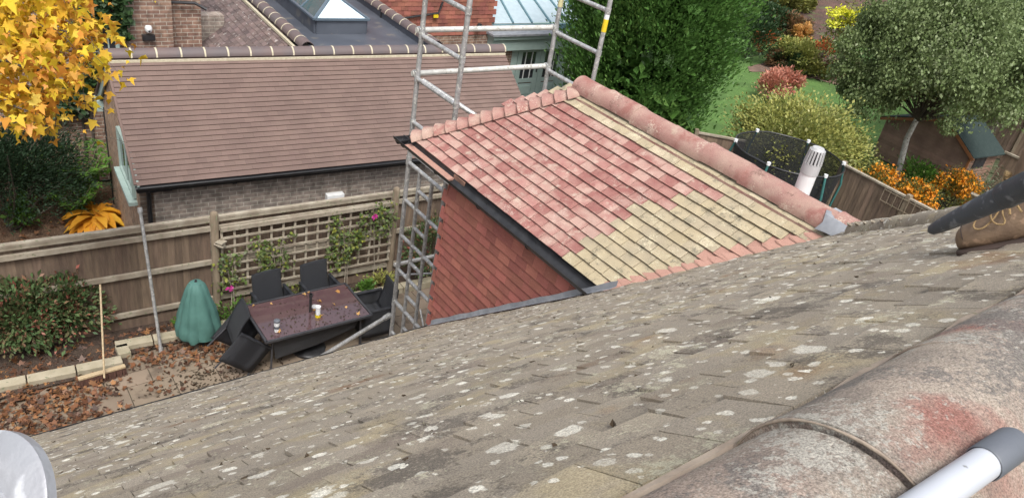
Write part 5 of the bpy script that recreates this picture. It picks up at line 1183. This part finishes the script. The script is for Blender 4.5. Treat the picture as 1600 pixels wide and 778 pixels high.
wq = s1+sn*.62+su*.02; mb = MB(); mb.prism([tuple(wq+sn*-.3+Vector((0, 0, .85))), tuple(wq+sn*.3+Vector((0, 0, .85))), tuple(wq+sn*.3+Vector((0, 0, 1.35))), tuple(wq+sn*-.3+Vector((0, 0, 1.35)))], tuple(su*.02)); mb.build('window', M['glassdark'], shed)
# low timber enclosure right of the shed
e0 = Vector(G(1520, 318)); t = thing('timber_gate', tuple(e0), 'weathered timber gate and posts standing right of the garden shed', 'gate')
g0, g1 = s1+sn*(SD+.1)+su*.1, s1+sn*(SD+.1)+su*1.7
mb = MB()
for k in range(12): p = g0.lerp(g1, (k+.5)/12); mb.box((p.x, p.y, .65), (.13, .02, 1.3), math.atan2(su.y, su.x))
mb.build('boards', M['wood'], t); mb = MB(); mb.bar(g0+Vector((0, 0, 1.32)), g1+Vector((0, 0, 1.32)), .08, .06); mb.bar(g1, g1+Vector((0, 0, 1.4)), .1, .1); mb.build('gate_frame', M['rail'], t)
def board_fence(a, b, h, name, label, posts_every=1.8):
    a, b = Vector(a), Vector(b); a.z = b.z = 0; t = thing(name, tuple(a), label, 'fence'); d = (b-a); L2 = d.length; d.normalize(); rzz = math.atan2(d.y, d.x)
    mb = MB(); n = int(L2/.14)
    for k in range(n): p = a+d*((k+.5)*L2/n); mb.box((p.x, p.y, h/2), (L2/n*1.03, .02, h), rzz+.06)
    mb.build('boards', M['wood'], t)
    mb = MB(); mb.bar(a+Vector((0, 0, h+.02)), b+Vector((0, 0, h+.02)), .09, .04); mb.build('capping_rail', M['rail'], t)
    k = 0
    while k*posts_every <= L2: p = a+d*k*posts_every; m_ = MB(); m_.box((p.x, p.y, h/2+.05), (.1, .12, h+.1), rzz); m_.build('post', M['post'], t); k += 1
    return t
fa, fb = G(1318, 258, 1.75), G(1485, 345, 1.75)
board_fence(fa, fb, 1.75, 'garden_fence', 'grey board fence running between the trampoline and the shed')
board_fence(G(1088, 208, 1.6), G(1165, 222, 1.6), 1.6, 'garden_fence', 'short board fence between the evergreen and the trampoline')
board_fence((29.5, 10.6, 0), (31, 5.6, 0), 1.7, 'garden_fence', 'board fence behind the shed under the dark tree')
# trellis ladder on the fence
mb = MB(); q0_, q1_ = Vector(fa), Vector(fb); d = (q1_-q0_).normalized(); o3 = Vector((-.9, -.35, 0)).normalized()*.08
for z in (1.45, 1.72): mb.bar(Vector((*(q0_+d*1.2+o3).xy, z)), Vector((*(q1_+o3).xy, z)), .012, .018)
for k in range(16): p = (q0_+d*(1.2+k*.16))+o3; mb.bar((p.x, p.y, 1.42), (p.x, p.y, 1.75), .016, .012)
top(mb, 'fence_trellis', M['post'], 'narrow pale trellis strip along the top of the fence behind the orange berries', 'trellis')
# trampoline
TC = Vector((15.85, 8.95, 0)); RT = 1.27; ZT = 2.0
tp_ = thing('trampoline', tuple(TC), 'round black netted trampoline with teal poles beyond the dormer ridge', 'trampoline')
def netmat(name, c, a):
    m = mat(name, c, c, rough=.8); N = m.node_tree.nodes; L = m.node_tree.links; t = N.new('ShaderNodeBsdfTransparent'); ms = N.new('ShaderNodeMixShader'); ms.inputs[0].default_value = a; L.new(t.outputs[0], ms.inputs[1]); L.new(N['Principled BSDF'].outputs[0], ms.inputs[2]); L.new(ms.outputs[0], N['Material Output'].inputs[0]); return m
M['net'] = netmat('black_net', (.012, .013, .015), .76)
mb = MB(); mb.lathe(TC, [(RT*.90, .78), (RT*.93, 1.2), (RT*.97, 1.6), (RT, ZT)], 48); mb.build('net', M['net'], tp_, True)
mb = MB(); mb.tube([TC+Vector((RT*cos(a), RT*sin(a), ZT-.02*abs(sin(a*3)))) for a in np.linspace(0, 2*pi, 49)], .018, 6); mb.build('top_ring', M['black'], tp_, True)
mb = MB(); mb.lathe(TC, [(0, .76), (RT*.82, .77)], 48); mb.build('mat', mat('black_mat', (.012, .012, .014), (.02, .02, .02), rough=.6), tp_, True)
M['teal'] = mat('teal_foam', (.03, .13, .12), (.025, .11, .10), rough=.6)
mb = MB(); mb.lathe(TC, [(RT*.82, .80), (RT*1.0, .82), (RT*1.03, .78), (RT*1.02, .60)], 48); mb.build('pad', M['black'], tp_, True)
mb = MB(); mb.lathe(TC, [(RT*1.0, .62), (RT*.98, .05)], 48); mb.build('skirt_net', M['net'], tp_, True)
for k in range(6):
    a = 2*pi*k/6+.25; d = Vector((cos(a), sin(a), 0)); mb = MB(); mb.tube([TC+d*RT*1.03+Vector((0, 0, 0)), TC+d*RT*1.05+Vector((0, 0, .8)), TC+d*RT*1.09+Vector((0, 0, 1.5)), TC+d*RT*1.0+Vector((0, 0, ZT+.0))], .028, 10); o = mb.build('pole', M['teal'], tp_, True)
    m_ = MB(); p = TC+d*RT*1.0+Vector((0, 0, ZT)); m_.tube([p-Vector((0, 0, .02)), p+Vector((0, 0, .05))], .045, 10); m_.build('pole_cap', M['white'], o, True)

# ================================================================== THINGS ON THE ROOF
# brown boot, toe pointing down the slope
def onroof(px, py, off=0.): r = ray(px, py); k = (ZR0-H+off)/(r[2]+TA*r[1]); return Vector(r*k)+Vector((0, 0, H))
toe = onroof(1500, 402); heel = onroof(1640, 392)
up3 = Vector((0, SA, CA)); bd3 = Vector((.25, -.743, .621)).normalized(); sd3 = bd3.cross(up3).normalized()
boot = thing('work_boot', tuple(toe), 'scuffed brown leather work boot with yellow laces standing on the roof at the right edge', 'boot')
LB = .31; KB = 1.16
def bp_(l, s_, h): return toe+bd3*l*LB+sd3*s_*KB+up3*(h*KB+.016)
def loft(secs, name, m, par, n=20):
    """secs: (l, halfwidth, zlow, zhigh, superness)"""
    mb = MB(); V = []
    for (l, hw, z0_, z1_, lean) in secs:
        for j in range(n):
            a = 2*pi*j/n; ca, sa = cos(a), sin(a); ca = math.copysign(abs(ca)**.8, ca); sa = math.copysign(abs(sa)**.8, sa)
            V.append(tuple(bp_(l+lean*(sa*.5+.5), ca*hw, (z0_+z1_)/2+sa*(z1_-z0_)/2)))
    Fc = [(i*n+j, i*n+(j+1) % n, (i+1)*n+(j+1) % n, (i+1)*n+j) for i in range(len(secs)-1) for j in range(n)]+[tuple(range(n))[::-1], tuple((len(secs)-1)*n+j for j in range(n))]
    mb.add(V, Fc); o = mb.build(name, m, par, True); s3 = o.modifiers.new('s', 'SUBSURF'); s3.levels = 1; s3.render_levels = 2; return o
M['leather'] = mat('scuffed_brown_leather', (.20, .135, .085), (.13, .085, .055), scale=14, rough=.6, bump=.35, bscale=120, c3=(.30, .20, .13), c3t=.58, c3s=22, bdist=.004)
M['rubber'] = mat('dark_brown_rubber', (.055, .035, .028), (.04, .028, .022), rough=.8)
loft([(0.0, .026, .012, .045, .01), (.05, .042, .006, .066, 0), (.16, .050, .004, .082, 0), (.30, .050, .004, .092, 0), (.42, .046, .004, .105, .0), (.55, .042, .004, .125, 0), (.68, .040, .004, .15, 0), (.85, .040, .004, .17, 0), (1.0, .034, .01, .17, .0)], 'upper', M['leather'], boot)
loft([(-.02, .030, -.014, .012, 0), (.05, .047, -.016, .012, 0), (.2, .055, -.016, .012, 0), (.45, .048, -.016, .010, 0), (.7, .044, -.016, .01, 0), (1.02, .040, -.016, .012, 0)], 'sole', M['rubber'], boot)
loft([(.58, .038, .09, .17, .05), (.70, .048, .08, .24, .1), (.86, .052, .08, .30, .06), (1.0, .048, .08, .30, 0), (1.04, .03, .1, .28, 0)], 'ankle_collar', M['leather'], boot)
mb = MB(); mb.tube([bp_(.10, .045*cos(a), .045+.03*sin(a)) for a in np.linspace(-.3, pi+.3, 14)], .0018, 5); mb.build('toe_seam', M['rubber'], boot)
M['lace'] = mat('yellow_brown_lace', (.34, .235, .11), (.26, .17, .08), scale=60, rough=.9, bump=.5, bscale=300)
mb = MB()
for k in range(5):
    l = .27+.07*k; h = .090+.019*k; m_ = 1
    mb.tube([bp_(l, -.03, h-.012), bp_(l+.03, 0, h+.010), bp_(l+.065, .03, h+.004)], .0036, 6); mb.tube([bp_(l, .03, h-.012), bp_(l+.03, 0, h+.013), bp_(l+.065, -.03, h+.004)], .0036, 6)
kn = (.66, 0, .19)
for sgn in (-1, 1):
    mb.tube(smooth([bp_(.60, .02, .165), bp_(.46, sgn*.02+.045, .125), bp_(.26+.14*(sgn+1)/2, sgn*.012+.056, .085), bp_(.22+.2*(sgn+1)/2, .060, .062), bp_(.32+.2*(sgn+1)/2, .062, .055), bp_(.50, .052, .095), bp_(.60, 0.02, .165)]), .0027, 8)
    mb.tube([bp_(.62, .01, .18), bp_(.60, .04+.01*sgn, .14), bp_(.62+.05*sgn, .066, .08)], .0036, 7)
mb.build('laces', M['lace'], boot, True)
mb = MB(); mb.box(tuple(bp_(.62, .01, .184)), (.026, .02, .018), .5); mb.build('lace_knot', M['lace'], boot, bevel=.005)
# dark grey pipe nozzle hanging just over the boot
d_a = 2.35
pa = Vector(RP(1457, 359, 2.30)); pb = Vector(RP(1600, 292, 2.1)); pc = pb+(pb-pa)*1.2
M['pipe'] = mat('scuffed_dark_grey_plastic', (.075, .085, .10), (.055, .06, .07), scale=9, rough=.5, bump=.2, bscale=60, c3=(.17, .18, .20), c3t=.57, c3s=30, stretch=(1, 1, 1))
pz = thing('nozzle_pipe', tuple(pa), 'scuffed dark grey plastic pipe nozzle lying above the brown boot', 'pipe')
mb = MB(); dd = (pb-pa).normalized(); mb.tube([pa-dd*.012, pa, pa+dd*.03, pa+dd*.12, pa+dd*.22, pb, pc], [.006, .014, .018, .024, .028, .029, .029], 24); mb.build('nozzle', M['pipe'], pz, True)
mb = MB(); mb.tube([pa+dd*.235, pa+dd*.24, pc], [.029, .032, .032], 24); mb.build('sleeve', M['pipe'], pz, True)
# white pole with a grey end cap lying across the front ridge
qa, qb = Vector(RP(1583, 692, 1.07)), Vector(RP(1440, 790, .90)); dd = (qb-qa).normalized()
wp = thing('white_pole', tuple(qa), 'white pole with dark grey end cap lying across the near ridge', 'pole')
M['whitepole'] = mat('white_pole_paint', (.46, .48, .52), (.40, .42, .46), scale=5, rough=.35, c3=(.2, .2, .2), c3t=.70, c3s=60)
M['capgrey'] = mat('grey_cap_plastic', (.11, .12, .14), (.09, .10, .115), scale=8, rough=.5, bump=.1)
mb = MB(); mb.tube([qa+dd*.035, qb+dd*.5], .0180, 28); mb.build('tube', M['whitepole'], wp, True)
mb = MB(); K = 28
V = []; 
for (f, r_) in ((0, .0190), (.005, .0205), (.072, .0205), (.074, .0190)): V.append((qa+dd*f, r_))
mb.tube([p for p, _ in V], [r_ for _, r_ in V], K, caps=False); mb.tube([qa+dd*.004, qa+dd*.074], .0165, K, caps=True); mb.build('end_cap', M['capgrey'], wp, True)
mb = MB(); mb.tube([qa+dd*.0035, qa+dd*.0015], .0155, 20); mb.build('cap_hole', M['black'], wp, True)
# bright metal flange and tube in the near lower-left corner
fc = Vector(RP(-42, 818, .80)); vd = (fc-Vector((0, 0, H))).normalized(); hr = vd.cross(Vector((0, 0, 1)))
hr = (Vector(RM[:, 0])-vd*vd.dot(Vector(RM[:, 0]))).normalized(); hu = hr.cross(vd).normalized()
axd = (hr*.80+vd*.60).normalized()
fl_ = thing('metal_fitting', tuple(fc), 'bright silver metal tube end with round flange at the lower left corner', 'metal fitting')
mb = MB(); mb.tube([fc, fc+axd*.002, fc+axd*.011, fc+axd*.013], [.073, .076, .076, .073], 56); mb.build('flange', M['alubright'], fl_, True)
hc = fc-hu*.006; mb = MB(); mb.tube([hc-axd*.20, hc-axd*.004, hc], [.036, .036, .040], 40); mb.build('hub', M['alubright'], fl_, True)
p0 = fc+hu*.051; mb = MB(); mb.tube([p0-axd*.2, p0], .0105, 20); mb.build('tube', M['alubright'], fl_, True)
